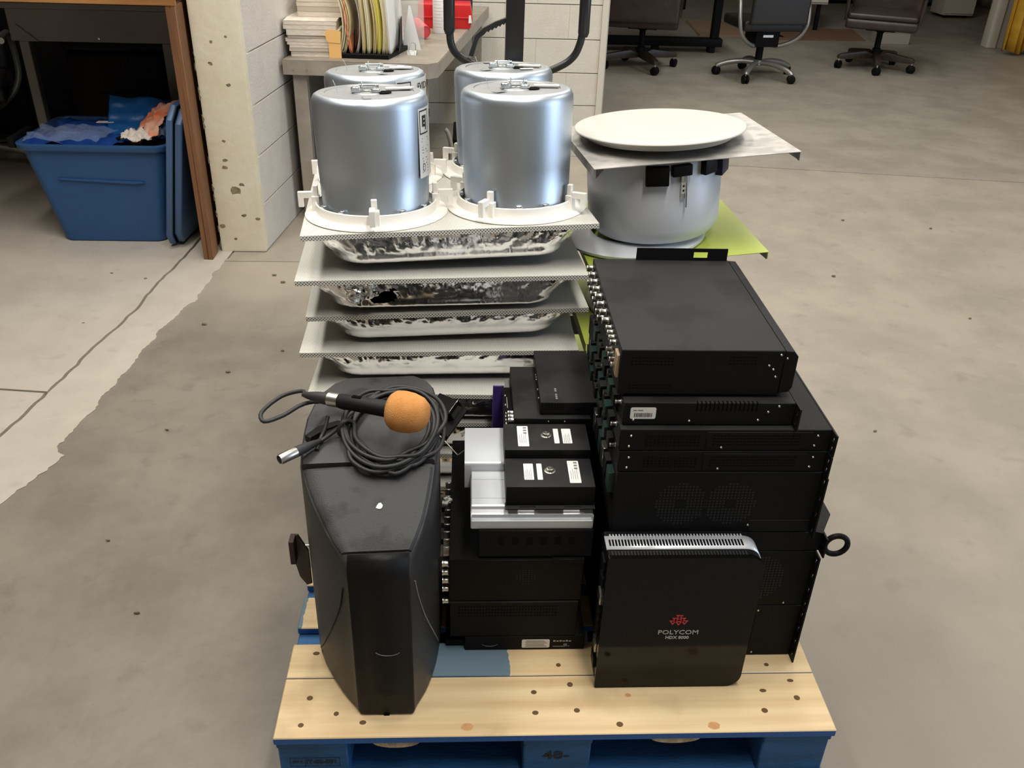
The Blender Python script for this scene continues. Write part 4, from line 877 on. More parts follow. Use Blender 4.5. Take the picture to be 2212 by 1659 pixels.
p8 = panel('perforated foil-backed ceiling panel at the very bottom of the stack', (0.0, 0.632, 0.218), R(0.2), 0, 0, 8, h=0.075)

# ------------------------------------------------------------------ four metal ceiling speakers
GS = 'metal can ceiling speakers'
def clip_mesh():
    bm = bmesh.new()
    bbox(bm, 0.118, 0.134, -0.010, 0.010, 0.004, 0.038, 0.001, 1)
    bbox(bm, 0.120, 0.130, -0.006, 0.006, 0.036, 0.060, 0.001, 1)
    bbox(bm, 0.132, 0.163, -0.0095, 0.002, 0.033, 0.046, 0.0006, 1); bbox(bm, 0.152, 0.163, -0.0095, 0.002, 0.014, 0.034, 0.0006, 1)
    me = bpy.data.meshes.new('mounting_clip'); bm.to_mesh(me); bm.free(); me.materials.append(M_flange); return me
CLIP = clip_mesh()
def curved_patch(name, r, a0, a1, z0, z1, m, parent, seg=18, rc=0.0):
    bm = lathe_bm([(r, z0), (r, z1), (r - 0.0004, z1), (r - 0.0004, z0)], seg, a0, a1, True); return fin(name, bm, m, parent, False, 60)
def can(label, x, y, z, tx, ty, clips, lab=None, lz=(0.09, 0.232), logo=True):
    t = thing('ceiling_speaker', (x, y, z), label, 'ceiling speaker', GS, rot=(tx, ty, 0))
    fl = lathe('flange', [(0.112, 0.0), (0.150, 0.0), (0.1515, 0.0015), (0.1505, 0.0035), (0.128, 0.008), (0.1275, 0.026), (0.1255, 0.0275), (0.1235, 0.0265), (0.1235, 0.008), (0.112, 0.008)], M_flange, t, 72, close=True)
    lathe('can', [(0.1135, 0.008), (0.1135, 0.014), (0.1120, 0.016), (0.1145, 0.10), (0.1172, 0.225), (0.1160, 0.236), (0.1120, 0.2435), (0.1060, 0.2468), (0.103, 0.2472)], M_steel, t, 96, smooth=60)
    lathe('lid', [(0.1032, 0.2471), (0.090, 0.2473), (0.0885, 0.2455), (0.036, 0.2455), (0.034, 0.2478), (0, 0.2478)], M_lid, t, 72, smooth=40)
    for a in clips:
        obj('mounting_clip', CLIP, t, (0, 0, 0), (0, 0, R(a)))
        for da in (28, -34): 
            cx_, cy_ = 0.1195 * math.cos(R(a + da)), 0.1195 * math.sin(R(a + da))
            box('spring_tab', -0.006, 0.006, -0.004, 0.004, 0.020, 0.0275, M_zinc, t, 0.0008, 1, w=False, loc=(cx_, cy_, 0.004), rot=(0, 0, R(a + da + 90)))
    # bracketry, cable clamp and straps on the lid
    br = box('hanger_bracket', -0.014, 0.014, -0.009, 0.009, 0.2478, 0.2505, M_zinc, t, 0.0006, 1, w=False)
    box('bracket_ear', -0.014, -0.0125, -0.009, 0.009, 0.2504, 0.266, M_zinc, br, 0.0004, 1, w=False); box('bracket_ear', 0.0125, 0.014, -0.009, 0.009, 0.2504, 0.263, M_zinc, br, 0.0004, 1, w=False)
    tube('clamp_bolt', [(-0.020, 0, 0.258), (0.020, 0, 0.258)], 0.0036, M_zinc, br, 10, w=False)
    box('cable_clamp', -0.034, -0.016, -0.020, -0.004, 0.2475, 0.2585, M_zinc, t, 0.0015, 1, w=False); box('cable_clamp', 0.006, 0.026, -0.024, -0.010, 0.2475, 0.2555, M_zinc, t, 0.0015, 1, w=False)
    box('strap', 0.034, 0.086, 0.004, 0.020, 0.2477, 0.2515, M_whitepaint, t, 0.0008, 1, w=False, rot=(0, 0, R(random.uniform(-14, 14))))
    lathe('knockout', [(0, 0.0006), (0.016, 0.0006), (0.0165, 0)], M_hole, t, 20, loc=(0.030, -0.012, 0.2474))
    for k in range(3): a = random.uniform(0, 6.28); rr_ = random.uniform(0.055, 0.085); box('lid_sticker', -0.015, 0.015, -0.008, 0.008, 0, 0.0006, M_label if k < 1 else M_zinc, t, w=False, loc=(rr_ * math.cos(a), rr_ * math.sin(a), 0.2478), rot=(0, 0, a * 1.7))
    tube('wire_end', spline([(-0.058, -0.028, 0.248), (-0.062, -0.03, 0.262), (-0.066, -0.034, 0.274)], 5), 0.0007, M_zinc, t, 5, w=False)
    if lab:
        a0, a1 = lab; lb = curved_patch('label', 0.1176, a0, a1, lz[0], lz[1], M_label, t)
        if logo:
            ac = a0 + 11; 
            def on(u, v, rr=0.11795): a = R(ac + math.degrees(u / 0.118)); return (rr * math.cos(a), rr * math.sin(a), v)
            zt_ = lz[1]; F = [(-0.019, 0.019, zt_ - 0.006, zt_ - 0.0035), (-0.019, 0.019, zt_ - 0.050, zt_ - 0.0475), (-0.019, -0.0165, zt_ - 0.050, zt_ - 0.0035), (0.0165, 0.019, zt_ - 0.050, zt_ - 0.0035)]
            E_ = [(-0.009, -0.003, zt_ - 0.036, zt_ - 0.014), (-0.003, 0.003, zt_ - 0.020, zt_ - 0.014), (-0.003, 0.004, zt_ - 0.028, zt_ - 0.023), (0.004, 0.009, zt_ - 0.043, zt_ - 0.014), (-0.003, 0.004, zt_ - 0.036, zt_ - 0.031)]
            bm = bmesh.new()
            for (u0, u1, v0, v1) in F + E_:
                n_ = 6
                for i in range(n_):
                    a_, b_ = u0 + (u1 - u0) * i / n_, u0 + (u1 - u0) * (i + 1) / n_; bm.faces.new([bm.verts.new(on(*p)) for p in ((a_, v0), (b_, v0), (b_, v1), (a_, v1))])
            o = fin('logo', bm, M_ink, lb, False, 0)
            # rows of small print and an approval mark
            bm = bmesh.new()
            for k in range(13):
                v0 = zt_ - 0.060 - 0.0056 * k; u0 = -0.014 + 0.004 * random.random(); u1 = 0.008 + 0.012 * random.random()
                if k in (2, 6): continue
                bm.faces.new([bm.verts.new(on(*p)) for p in ((u0, v0), (u1, v0), (u1, v0 + 0.0018), (u0, v0 + 0.0018))])
            fin('print', bm, M_greyink, lb, False, 0)
            bm = bmesh.new(); mk = [bm.verts.new(on(0.0062 * math.cos(k / 16 * 6.283) - 0.006, lz[0] + 0.020 + 0.0085 * math.sin(k / 16 * 6.283))) for k in range(16)]; mi = [bm.verts.new(on(0.0048 * math.cos(k / 16 * 6.283) - 0.006, lz[0] + 0.020 + 0.007 * math.sin(k / 16 * 6.283))) for k in range(16)]
            for k in range(16): bm.faces.new((mk[k], mk[(k + 1) % 16], mi[(k + 1) % 16], mi[k]))
            fin('approval_mark', bm, M_ink, lb, False, 0)
            a = R(ac + 30); text('wordmark', 'EVID', 0.022, (0.1181 * math.cos(a), 0.1181 * math.sin(a), zt_ - 0.018), (R(90), 0, a + R(90)), M_ink, lb, w=False)
    return t
TX, TY = R(-3.4), R(-1.3)
def zp(x, y):      # height of the top panel under a point
    c = wm(p1); n = c.to_3x3() @ Vector((0, 0, 1)); p = c.translation; return p.z - (n.x * (x - p.x) + n.y * (y - p.y)) / n.z + 0.0005
def can_at(label, x, y, *a, **k): return can(label, x, y, zp(x, y), TX, TY, *a, **k)
can_at('front left galvanised ceiling speaker can with a white label on its right side', 0.146, 0.787, (-86, 4, 94, 184), (-32, 34), lz=(0.085, 0.222))
can_at('front right galvanised ceiling speaker can with no label showing', 0.446, 0.822, (-118, -28, 62, 152))
can_at('back left galvanised ceiling speaker can whose label shows behind the front left one', 0.128, 1.092, (-78, -8, 102, 192), (-62, 10), lz=(0.10, 0.236))
can_at('back right galvanised ceiling speaker can in front of the pallet jack handle', 0.428, 1.128, (-112, -22, 68, 158))

# ------------------------------------------------------------------ lime trays, grey drum and white disc
def tray(name, label, cat, fl, yaw, ty, tx, W, D, m, group=None, lip=0.018):
    t = thing(name, fl, label, cat, group, rot=(tx, ty, yaw))
    box('sheet', 0, W, 0, D, -0.0015, 0.0, m, t, w=False)
    box('folded_edge', 0, 0.0015, 0.004, D, -lip, -0.001, m, t, w=False); box('folded_edge', W - 0.0015, W, 0.004, D, -lip, -0.001, m, t, w=False)
    box('folded_edge', 0.03, W - 0.03, D - 0.0015, D, -lip, -0.001, m, t, w=False)
    for x0 in (0.004, W - 0.022): prism('corner_tab', [(x0, -0.0012), (x0 + 0.018, -0.0012), (x0 + (0.018 if x0 > .1 else 0.0), -lip)], 'y', 0.0, 0.0015, M_bracketplate, t, w=False, smooth=0)
    return t
GT = 'lime painted metal trays'
l1 = tray('metal_tray', 'lime green sheet metal tray under the grey drum speaker', 'tray', (0.609, 0.752, 0.722), R(3.5), R(-5.0), R(0), 0.402, 0.44, M_lime, GT)
l2 = tray('metal_tray', 'lower lime green metal tray glimpsed between the panels and the rack units', 'tray', (0.606, 0.712, 0.556), R(2), R(-3.0), R(0), 0.402, 0.44, M_lime, GT, 0.03)
def drum(label, loc, rot, h, boxes=True, off=-0.045):
    t = thing('drum_speaker', loc, label, 'speaker', 'grey drum ceiling speakers', rot=rot)
    lathe('mounting_ring', [(0.10, 0.0), (0.158, 0.0), (0.166, 0.004), (0.167, 0.010), (0.160, 0.0135), (0.148, 0.014), (0.140, 0.018), (0.10, 0.018)], M_drum, t, 72, loc=(off, 0, 0), close=True)
    lathe('can', [(0, 0.0182), (0.115, 0.0182), (0.138, 0.026), (0.147, 0.038), (0.151, 0.055), (0.1525, h), (0.148, h + 0.004), (0, h + 0.004)], M_drum, t, 96, smooth=60)
    if boxes:
        for a, wd, hh, m in ((-101, 0.050, 0.040, M_clean), (-56, 0.038, 0.030, M_clean), (-33, 0.052, 0.046, M_navy), (-82, 0.044, 0.022, M_clean)):
            box('terminal_cover', -wd / 2, wd / 2, -0.016, 0.0, h - hh, h + 0.002, m, t, 0.003, 2, w=False, loc=(0.150 * math.cos(R(a)), 0.150 * math.sin(R(a)), 0), rot=(0, 0, R(a + 90)))
        a = -80; L_ = (0.1535 * math.cos(R(a)), 0.1535 * math.sin(R(a)), 0)
        b = box('toggle_bracket', -0.005, 0.005, -0.004, 0.0, h - 0.075, h - 0.010, M_zinc, t, 0.0006, 1, w=False, loc=L_, rot=(0, 0, R(a + 90)))
        tube('toggle_screw', [(0.006, -0.008, h - 0.092), (0.006, -0.008, h - 0.005)], 0.0022, M_zinc, b, 8, w=False)
        box('part_tag', -0.0045, 0.0045, -0.0046, -0.0040, h - 0.062, h - 0.038, M_label, b, w=False)
        quads('print', [(-0.0025, 0.002, h - 0.058, h - 0.053), (-0.0025, 0.002, h - 0.048, h - 0.043)], lambda u, v: (u, -0.0048, v), M_ink, b, w=False)
    return t
def on_tray(t, x, y, dz=0.0006): return wm(t) @ Vector((x, y, dz))
g_ = tray('metal_plate', 'dusty grey sheet metal plate resting on the grey drum speaker', 'plate', (0.600, 0.745, 0.946), R(7), R(-3.7), R(0), 0.452, 0.34, M_greyplate, None, 0.020)
dbase = on_tray(l1, 0.180, 0.175); pn = wm(g_).to_3x3() @ Vector((0, 0, 1)); pax = wm(l1).to_3x3() @ Vector((0, 0, 1))
dh = (wm(g_).translation - dbase).dot(pn) / pax.dot(pn)      # the drum just reaches the plate
dr = drum('large grey drum-shaped ceiling speaker between the lime tray and the grey plate', dbase, l1.rotation_euler[:], dh - 0.0135)
dloc = wm(g_) @ Vector((0.196, 0.185, 0.0085))
ds = thing('speaker_grille', dloc, 'round white dished speaker grille lying on the grey plate', 'grille', rot=(R(-2.6), R(-3.7), 0))
lathe('rim', [(0.150, 0.0), (0.165, 0.0), (0.170, 0.006), (0.190, 0.015), (0.1915, 0.0175), (0.190, 0.0195), (0.1685, 0.0235), (0.1675, 0.0236), (0.150, 0.0200)], M_white, ds, 96, close=True)
lathe('face', [(0, 0.0240), (0.100, 0.0239), (0.1678, 0.0237), (0.1678, 0.0225), (0.1490, 0.0210), (0.1490, 0.001), (0, 0.001)], M_white, ds, 96)
# trays and drums lower down carry the visible ones
d2 = drum('grey drum ceiling speaker hidden between the two lime trays', on_tray(l2, 0.20, 0.20), l2.rotation_euler[:], 0.128, False, 0)
d3 = drum('grey drum ceiling speaker at the bottom behind the rack units', (0.80, 0.93, 0.1415), (0, 0, 0), 0.205, False, 0)
l3 = tray('metal_tray', 'lowest lime green metal tray hidden behind the rack units', 'tray', (0.606, 0.712, 0.354), R(2), R(-0.4), 0, 0.402, 0.44, M_lime, GT)
d4 = drum('grey drum ceiling speaker on the lowest lime tray', on_tray(l3, 0.20, 0.20), l3.rotation_euler[:], 0.178, False, 0)

# ------------------------------------------------------------------ pallet jack behind the pallet
pj = thing('pallet_jack', (0.455, 1.36, 0), 'black pallet jack whose loop handle rises behind the metal cans', 'pallet jack')
box('mast', 0.432, 0.478, 1.300, 1.335, 0.42, 1.34, M_jack, pj, 0.003, 2)
zc = lambda z: 1.318 - 0.0 * z
loop = [(0.455, 1.318, 0.998), (0.405, 1.318, 1.018), (0.345, 1.318, 1.043), (0.312, 1.318, 1.062), (0.296, 1.318, 1.088), (0.292, 1.318, 1.14), (0.290, 1.318, 1.30), (0.300, 1.318, 1.36), (0.36, 1.318, 1.40), (0.455, 1.318, 1.405), (0.55, 1.318, 1.40), (0.61, 1.318, 1.36), (0.630, 1.318, 1.30), (0.627, 1.318, 1.14), (0.618, 1.318, 1.085), (0.598, 1.318, 1.055), (0.56, 1.318, 1.033), (0.505, 1.318, 1.012)]
tube('handle_loop', spline(loop, 6, True), 0.0095, M_jack, pj, 12, closed=True)
for x in (0.2915, 0.629): tube('grip', [(x, 1.318, 1.112), (x, 1.318, 1.122), (x - 0.0005, 1.318, 1.29), (x, 1.318, 1.30)], [0.0105, 0.0142, 0.0146, 0.011], M_jack, pj, 14)
lev = [(0.436, 1.155), (0.405, 1.143), (0.376, 1.128), (0.356, 1.110), (0.350, 1.090), (0.340, 1.062), (0.352, 1.060), (0.361, 1.095), (0.366, 1.105), (0.374, 1.110)]
for k in range(6): x = 0.380 + 0.0095 * k; lev += [(x, 1.114 + 0.0045 * k), (x + 0.005, 1.1225 + 0.0045 * k)]
lev += [(0.436, 1.142)]
prism('release_lever', lev, 'y', 1.311, 1.325, M_jack, pj, 0.001, 1)
box('pump_body', 0.405, 0.505, 1.29, 1.40, 0.16, 0.42, M_jack, pj, 0.008, 2)
box('yoke', 0.24, 0.67, 1.262, 1.288, 0.075, 0.36, M_jack, pj, 0.006, 2)
for x0 in (0.165, 0.600): box('fork', x0, x0 + 0.155, 0.16, 1.27, 0.055, 0.095, M_jack, pj, 0.006, 2)
for x in (0.41, 0.50): bm = lathe_bm([(0, -0.022), (0.075, -0.022), (0.085, -0.016), (0.085, 0.016), (0.075, 0.022), (0, 0.022)], 32); fin('steer_wheel', bm, M_clean, pj, False, loc=(x - 0.455, -0.005, 0.0855), rot=(0, R(90), 0))
# ------------------------------------------------------------------ storage tub and its contents
tb = thing('storage_tub', (-1.19, 2.88, 0), 'large blue plastic storage tub full of bagged things beside the column', 'tub')
def frustum(name, b, t, z0, z1, r0, r1, m, parent, thick=0.004, rings=((0, 0), (1, 1))):
    bm = bmesh.new(); loops = []
    def rr(x0, x1, y0, y1, r, z):
        pts = []
        for (cx_, cy_, a0) in ((x1 - r, y1 - r, 0), (x0 + r, y1 - r, 90), (x0 + r, y0 + r, 180), (x1 - r, y0 + r, 270)):
            for i in range(7): pts.append(bm.verts.new((cx_ + r * math.cos(R(a0 + 15 * i)), cy_ + r * math.sin(R(a0 + 15 * i)), z)))
        return pts
    for (k, out, z) in rings:
        q = [b[i] + (t[i] - b[i]) * k for i in range(4)]; q = [q[0] - out, q[1] + out, q[2] - out, q[3] + out]
        loops.append(rr(*q, r0 + (r1 - r0) * k + max(0, out), z))
    for A, B in zip(loops, loops[1:]):
        for j in range(len(A)): bm.faces.new((A[j], A[(j + 1) % len(A)], B[(j + 1) % len(A)], B[j]))
    bm.faces.new(loops[0]); bm.faces.new(loops[-1])
    return fin(name, bm, m, parent)
BB, TT = (-1.425, -0.985, 2.70, 3.06), (-1.510, -0.915, 2.665, 3.13)
h = 0.435
rg = [(0, -0.012, 0.0), (0.0, 0, 0.008)] + [(k / 10, 0, h * k / 10) for k in range(1, 9)] + [(0.94, 0.0, h * 0.94), (0.945, 0.016, h * 0.945), (0.97, 0.018, h * 0.96), (1.0, 0.018, h * 0.995), (1.0, 0.014, h), (1.0, -0.004, h), (1.0, -0.010, h - 0.012), (0.90, -0.012, h * 0.84)]
frustum('body', BB, TT, 0, h, 0.045, 0.05, M_bluetub, tb, rings=rg)
box('end_handle', -1.562, -1.532, 2.70, 2.90, 0.405, 0.450, M_clean, tb, 0.010, 2); 
prism('side_rib', [(-1.375, 0.292), (-1.04, 0.280), (-1.02, 0.276), (-1.06, 0.272), (-1.365, 0.285)], 'y', 2.668, 2.69, M_bluetub, tb, 0.001, 1)
ld = thing('tub_lid', (-0.86, 2.80, 0), 'blue plastic tub lid standing on edge between the tub and the wooden bench', 'lid', rot=(0, R(9.3), R(-4)))
def lidp(s_, y0, y1, z0, z1): return [(y0 + 0.04, z0), (y1 - 0.04, z0), (y1, z0 + 0.05), (y1, z1 - 0.05), (y1 - 0.05, z1), (y0 + 0.05, z1), (y0, z1 - 0.05), (y0, z0 + 0.05)]
prism('rim', lidp(0, -0.20, 0.26, 0.0, 0.60), 'x', -0.055, -0.028, M_bluelid, ld, 0.008, 3, w=False)
prism('panel', lidp(0, -0.185, 0.245, 0.012, 0.585), 'x', -0.026, 0.006, M_bluelid, ld, 0.010, 3, w=False)
prism('groove', lidp(0, -0.19, 0.25, 0.006, 0.592), 'x', -0.029, -0.024, M_hole, ld, w=False)
ld.location = (-0.888, 2.80, 0.010)
def crumple(name, label, cat, cx_, cy_, z, sx, sy, m, seed, amp=0.02, arch=0.02, rot=0.0, group=None, n=26):
    t = thing(name, (cx_, cy_, z), label, cat, group, rot=(0, 0, rot))
    bm = bmesh.new(); G = []
    for j in range(n + 1):
        row = []
        for i in range(n + 1):
            u, v = i / n - .5, j / n - .5; e = max(abs(u), abs(v)) * 2
            zz = arch * (1 - e * e) + amp * noise.noise((u * 5 + seed, v * 5, seed)) + amp * .5 * abs(noise.noise((u * 13, v * 13 + seed, 2))) 
            row.append(bm.verts.new((u * sx * (1 + .12 * noise.noise((v * 4, seed, 1))), v * sy * (1 + .12 * noise.noise((u * 4, seed, 5))), zz)))
        G.append(row)
    for j in range(n):
        for i in range(n): bm.faces.new((G[j][i], G[j][i + 1], G[j + 1][i + 1], G[j + 1][i]))
    o = fin('sheet', bm, m, t, False, 45); q = o.modifiers.new('t', 'SOLIDIFY'); q.thickness = 0.0015
    return t
fill = box('filling', -1.44, -0.93, 2.74, 3.06, 0.30, 0.385, mat('dark_filling', srgb(40, 42, 48), 0.7), tb, 0.01, 2)
crumple('blue_bag', 'shiny blue plastic bag filling the left of the tub', 'bag', -1.30, 2.90, 0.415, 0.40, 0.40, M_bluefilm, 3, 0.03, 0.03)
crumple('clear_bag', 'crinkled clear plastic film over the front of the tub', 'bag', -1.33, 2.78, 0.448, 0.32, 0.20, M_film, 5, 0.02, 0.02, R(-6))
t = crumple('blue_folder', 'bright blue plastic folder sticking up in the tub', 'folder', -1.10, 2.98, 0.470, 0.26, 0.22, mat('bright_blue', srgb(22, 92, 160), 0.35), 8, 0.012, 0.0, R(8)); t.rotation_euler = (R(38), R(6), R(12))
t = crumple('orange_bag', 'orange and white printed bag lying in the right of the tub', 'bag', -1.000, 2.86, 0.478, 0.17, 0.22, M_orange, 11, 0.02, 0.03, R(-35)); t.rotation_euler = (R(34), R(-20), R(-35))
t = crumple('white_wrapper', 'crumpled white paper wrapper in front of the orange bag', 'wrapper', -1.05, 2.76, 0.446, 0.12, 0.09, mat('white_wrap', srgb(226, 216, 206), 0.6), 14, 0.025, 0.02, R(15))
t = crumple('clear_wrapper', 'crumpled clear wrapper between the orange bag and the tub lid', 'wrapper', -0.955, 2.84, 0.445, 0.07, 0.14, M_film, 15, 0.03, 0.03, R(15))
wt = thing('paper_label', (-1.235, 2.93, 0.462), 'small white paper label on the blue bag in the tub', 'label', rot=(0, R(3), R(10)))
prism('slip', [(-0.036, -0.018), (0.034, -0.012), (0.036, 0.016), (-0.030, 0.012)], 'z', 0, 0.002, M_label, wt, w=False, smooth=0)
prism('print', [(-0.026, -0.006), (-0.012, -0.005), (-0.012, 0.006), (-0.026, 0.005)], 'z', 0.002, 0.0024, mat('orange_print', srgb(220, 180, 150), 0.6), wt, w=False, smooth=0)
bl = thing('black_strip', (-1.06, 2.80, 0.452), 'black plastic strip lying diagonally across the tub', 'strip', rot=(0, R(-12), R(38)))
box('bar', -0.09, 0.09, -0.008, 0.008, 0, 0.012, M_clean, bl, 0.002, 1, w=False); box('end_cap', 0.088, 0.10, -0.010, 0.010, -0.001, 0.014, M_black2, bl, 0.002, 1, w=False)

# ------------------------------------------------------------------ wooden bench, dark table and things under it
bn = thing('wooden_bench', (-1.6, 2.9, 0), 'wooden workbench with a plywood end panel standing against the column', 'bench')
box('end_panel', -0.752, -0.734, 2.503, 2.598, 0.0, 1.0, M_ply, bn, 0.002, 1)
box('end_panel', -0.772, -0.752, 2.505, 3.35, 0.0, 1.0, M_ply, bn, 0.002, 1)
box('front_apron', -2.6, -0.734, 2.500, 2.525, 0.998, 1.09, M_plyend, bn, 0.002, 1)
box('bench_top', -2.62, -0.73, 2.49, 3.40, 1.09, 1.12, M_plyend, bn, 0.003, 1)
box('end_panel', -2.60, -2.58, 2.505, 3.35, 0.0, 1.0, M_ply, bn, 0.002, 1)
dt = thing('metal_table', (-1.4, 3.5, 0), 'dark grey metal table with square legs under the wooden bench', 'table')
box('apron', -1.72, -0.80, 3.285, 3.31, 0.728, 0.865, M_deskdark, dt, 0.002, 1)
box('table_top', -1.74, -0.79, 3.27, 3.95, 0.866, 0.892, M_deskdark, dt, 0.003, 1)
prism('corner_gusset', [(-1.685, 0.728), (-1.60, 0.728), (-1.685, 0.80)], 'y', 3.280, 3.285, M_deskdark, dt, smooth=0)
for x0 in (-1.690, -1.055):
    for y0 in (3.286, 3.89): box('leg', x0, x0 + 0.044, y0, y0 + 0.044, 0.0, 0.728, M_deskdark, dt, 0.003, 1)
box('stretcher', -1.69, -1.01, 3.90, 3.925, 0.20, 0.25, M_deskdark, dt, 0.002, 1)
put('screw', sm_, dt, (-1.33, 3.284, 0.745), (R(90), 0, 0), (3, 3, 3))
bx = thing('black_case', (-1.35, 3.7, 0), 'black equipment case under the dark metal table', 'case')
box('body', -1.58, -1.10, 3.45, 3.86, 0.02, 0.66, M_clean, bx, 0.03, 3); box('lid', -1.585, -1.095, 3.445, 3.865, 0.662, 0.70, M_clean, bx, 0.012, 2)
box('handle', -1.44, -1.24, 3.435, 3.45, 0.44, 0.47, M_black2, bx, 0.005, 2)
sb = thing('darkness_block', (-2.3, 4.4, 0), 'added black block standing in for the darkness behind the bench', 'cabinet')  # black block added to stand for the unlit corner
box('body', -2.75, -0.85, 4.15, 4.7, 0.0, 1.5, M_clean, sb, 0.005, 1)
for x0 in (-2.73, -2.10, -1.47): box('door', x0, x0 + 0.61, 4.128, 4.149, 0.03, 1.46, M_clean, sb, 0.004, 1)  # front plates of the added black block, not real doors

# ------------------------------------------------------------------ grey table and what stands on it
gt = thing('grey_table', (-0.12, 3.9, 0), 'long timeworn grey table along the block wall covered in papers', 'table')
TZ = 0.725
prism('table_top', [(-0.462, 3.005), (0.165, 2.97), (0.205, 3.01), (0.46, 4.80), (-0.245, 4.83)], 'z', TZ - 0.004, TZ, M_tablegrey, gt, smooth=0)
prism('edge_band', [(-0.464, 3.003), (0.166, 2.968), (0.207, 3.008), (0.462, 4.80), (-0.247, 4.83)], 'z', TZ - 0.062, TZ - 0.0042, M_tablelip, gt, smooth=0)
for (x, y) in ((-0.43, 3.03), (0.10, 3.03), (0.36, 4.70), (-0.22, 4.72)): box('leg', x, x + 0.06, y, y + 0.06, 0, TZ - 0.062, M_tablelip, gt, 0.003, 1)
box('end_board', -0.395, -0.372, 3.05, 3.60, 0.0, TZ - 0.063, mat('table_panel', srgb(96, 88, 78), 0.6, var=srgb(78, 71, 62), vscale=8), gt, 0.002, 1)
box('end_board', 0.06, 0.084, 3.04, 3.60, 0.0, TZ - 0.063, MATS['table_panel'], gt, 0.002, 1)
for (x, y, z) in ((-0.42, 2.998, 0.685), (-0.36, 2.994, 0.686), (0.13, 2.966, 0.678), (0.05, 2.97, 0.70)): put('screw', sm_, gt, (x, y, z), (R(90), 0, 0), (1.5, 1.5, 1.5))
# booklets
z = TZ + 0.0005; GP = 'booklets stacked on the grey table'
words_ = ('lowest', 'second', 'third', 'fourth', 'fifth', 'sixth', 'seventh', 'eighth', 'ninth', 'tenth')
def booklet(i, x0, x1, y0, y1, z, th, label, rz=0):
    t = thing('booklet', ((x0 + x1) / 2, (y0 + y1) / 2, z), label, 'booklet', GP, rot=(0, 0, rz))
    hx, hy = (x1 - x0) / 2, (y1 - y0) / 2
    box('pages', -hx + 0.001, hx - 0.002, -hy + 0.001, hy - 0.001, 0.0006, th - 0.0006, (M_paper, M_paper2)[i % 4 == 2], t, 0.0, w=False)
    box('cover', -hx, hx, -hy, hy, th - 0.0006, th, (M_paper, M_cream, M_paper2)[i % 3], t, w=False); box('cover', -hx, hx, -hy, hy, 0, 0.0006, M_paper2, t, w=False)
    box('spine', -hx - 0.0006, -hx + 0.0012, -hy, hy, 0.0, th, M_chip if i in (3, 6) else M_paper2, t, w=False)
    return t
for i in range(10):
    th = (0.012, 0.010, 0.014, 0.010, 0.012, 0.016, 0.011, 0.024, 0.018, 0.016)[i]; ox = -0.004 * i / 2 + random.uniform(-0.005, 0.005)
    booklet(i, -0.452 + ox + 0.012, -0.212 + ox, 3.075 + random.uniform(0, .008), 3.36, z, th, f'pale booklet on the grey table, {words_[i]} from the bottom of the left pile', R(random.uniform(-1.5, 1.5))); z += th + 0.0005
for i in range(4):
    th = (0.022, 0.020, 0.018, 0.024)[i]
    booklet(i + 5, -0.415, -0.20, 3.19, 3.44, z, th, f'greyish booklet set back on top of the paper pile, {words_[i]} of the upper four', R(random.uniform(-2, 2))); z += th + 0.0005
# file sorter with folders
fs = thing('file_sorter', (-0.12, 3.2, TZ), 'low black desktop sorter holding bent folders', 'file sorter')
prism('base', [(-0.225, 3.062), (-0.010, 3.050), (0.075, 3.36), (-0.19, 3.37)], 'z', TZ, TZ + 0.020, M_clean, fs, 0.002, 1)
for i, x in enumerate((-0.19, -0.09, 0.01)): prism('divider', [(3.10, TZ + 0.02), (3.34, TZ + 0.02), (3.34, TZ + 0.14), (3.25, TZ + 0.14)], 'x', x + 0.022, x + 0.0235, M_clean, fs, smooth=0)
FO = [(-0.222, M_cream, 0.05, 'cream'), (-0.205, M_manila, 0.045, 'manila'), (-0.176, M_ofolder, -0.01, 'orange'), (-0.150, M_gfolder, 0.05, 'grey'), (-0.122, M_manila, 0.02, 'manila'), (-0.100, M_cream, 0.02, 'cream'), (-0.076, M_manila, 0.03, 'manila'), (-0.056, M_yfolder, 0.012, 'yellow'), (-0.036, M_cream, 0.018, 'cream'), (-0.022, M_manila, 0.012, 'manila'), (-0.008, M_label, 0.008, 'white')]
seen_ = {}
for i, (x, m, bend, cname) in enumerate(FO):
    nth = ('leftmost', 'third from the left', 'fifth from the left', 'last')
    seen_[cname] = seen_.get(cname, -1) + 1
    order = ('first', 'second', 'third', 'fourth', 'fifth', 'sixth', 'seventh', 'eighth', 'ninth', 'tenth', 'eleventh')[i]
    t = thing('folder', (x, 3.2, TZ + 0.021), f'{cname} folder bent in the desktop sorter, {order} from the left', 'folder', 'folders in the black sorter')
    for part, off, ph in (('front_leaf', 0.0, 0.0), ('back_leaf', 0.006, 0.6)):
        bm = bmesh.new(); G = []
        for j in range(15):
            v = j / 14; xx = x + off + bend * math.sin(math.pi * min(1, v * 1.05)) * (0.55 + 0.25 * math.sin(ph + i)) - 0.018 * v; zz = TZ + 0.0205 + 0.30 * v
            G.append([bm.verts.new((xx + 0.045 * (k / 5) * (0.9 if i > 3 else .4), 3.068 + 0.29 * k / 5 - 0.006 * math.sin(v * 3), zz)) for k in range(6)])
        for j in range(14):
            for k in range(5): bm.faces.new((G[j][k], G[j][k + 1], G[j + 1][k + 1], G[j + 1][k]))
        o = fin(part, bm, m, t, smooth=60); q = o.modifiers.new('t', 'SOLIDIFY'); q.thickness = 0.0022
tg = thing('amber_tag', (-0.235, 3.06, TZ), 'rounded amber card tucked between the booklets and the sorter', 'card')
prism('card', [(-0.268, 0.790), (-0.215, 0.788), (-0.212, 0.836), (-0.236, 0.842), (-0.272, 0.844), (-0.280, 0.822), (-0.276, 0.802)], 'y', 3.0560, 3.0570, M_amber, tg, smooth=0)
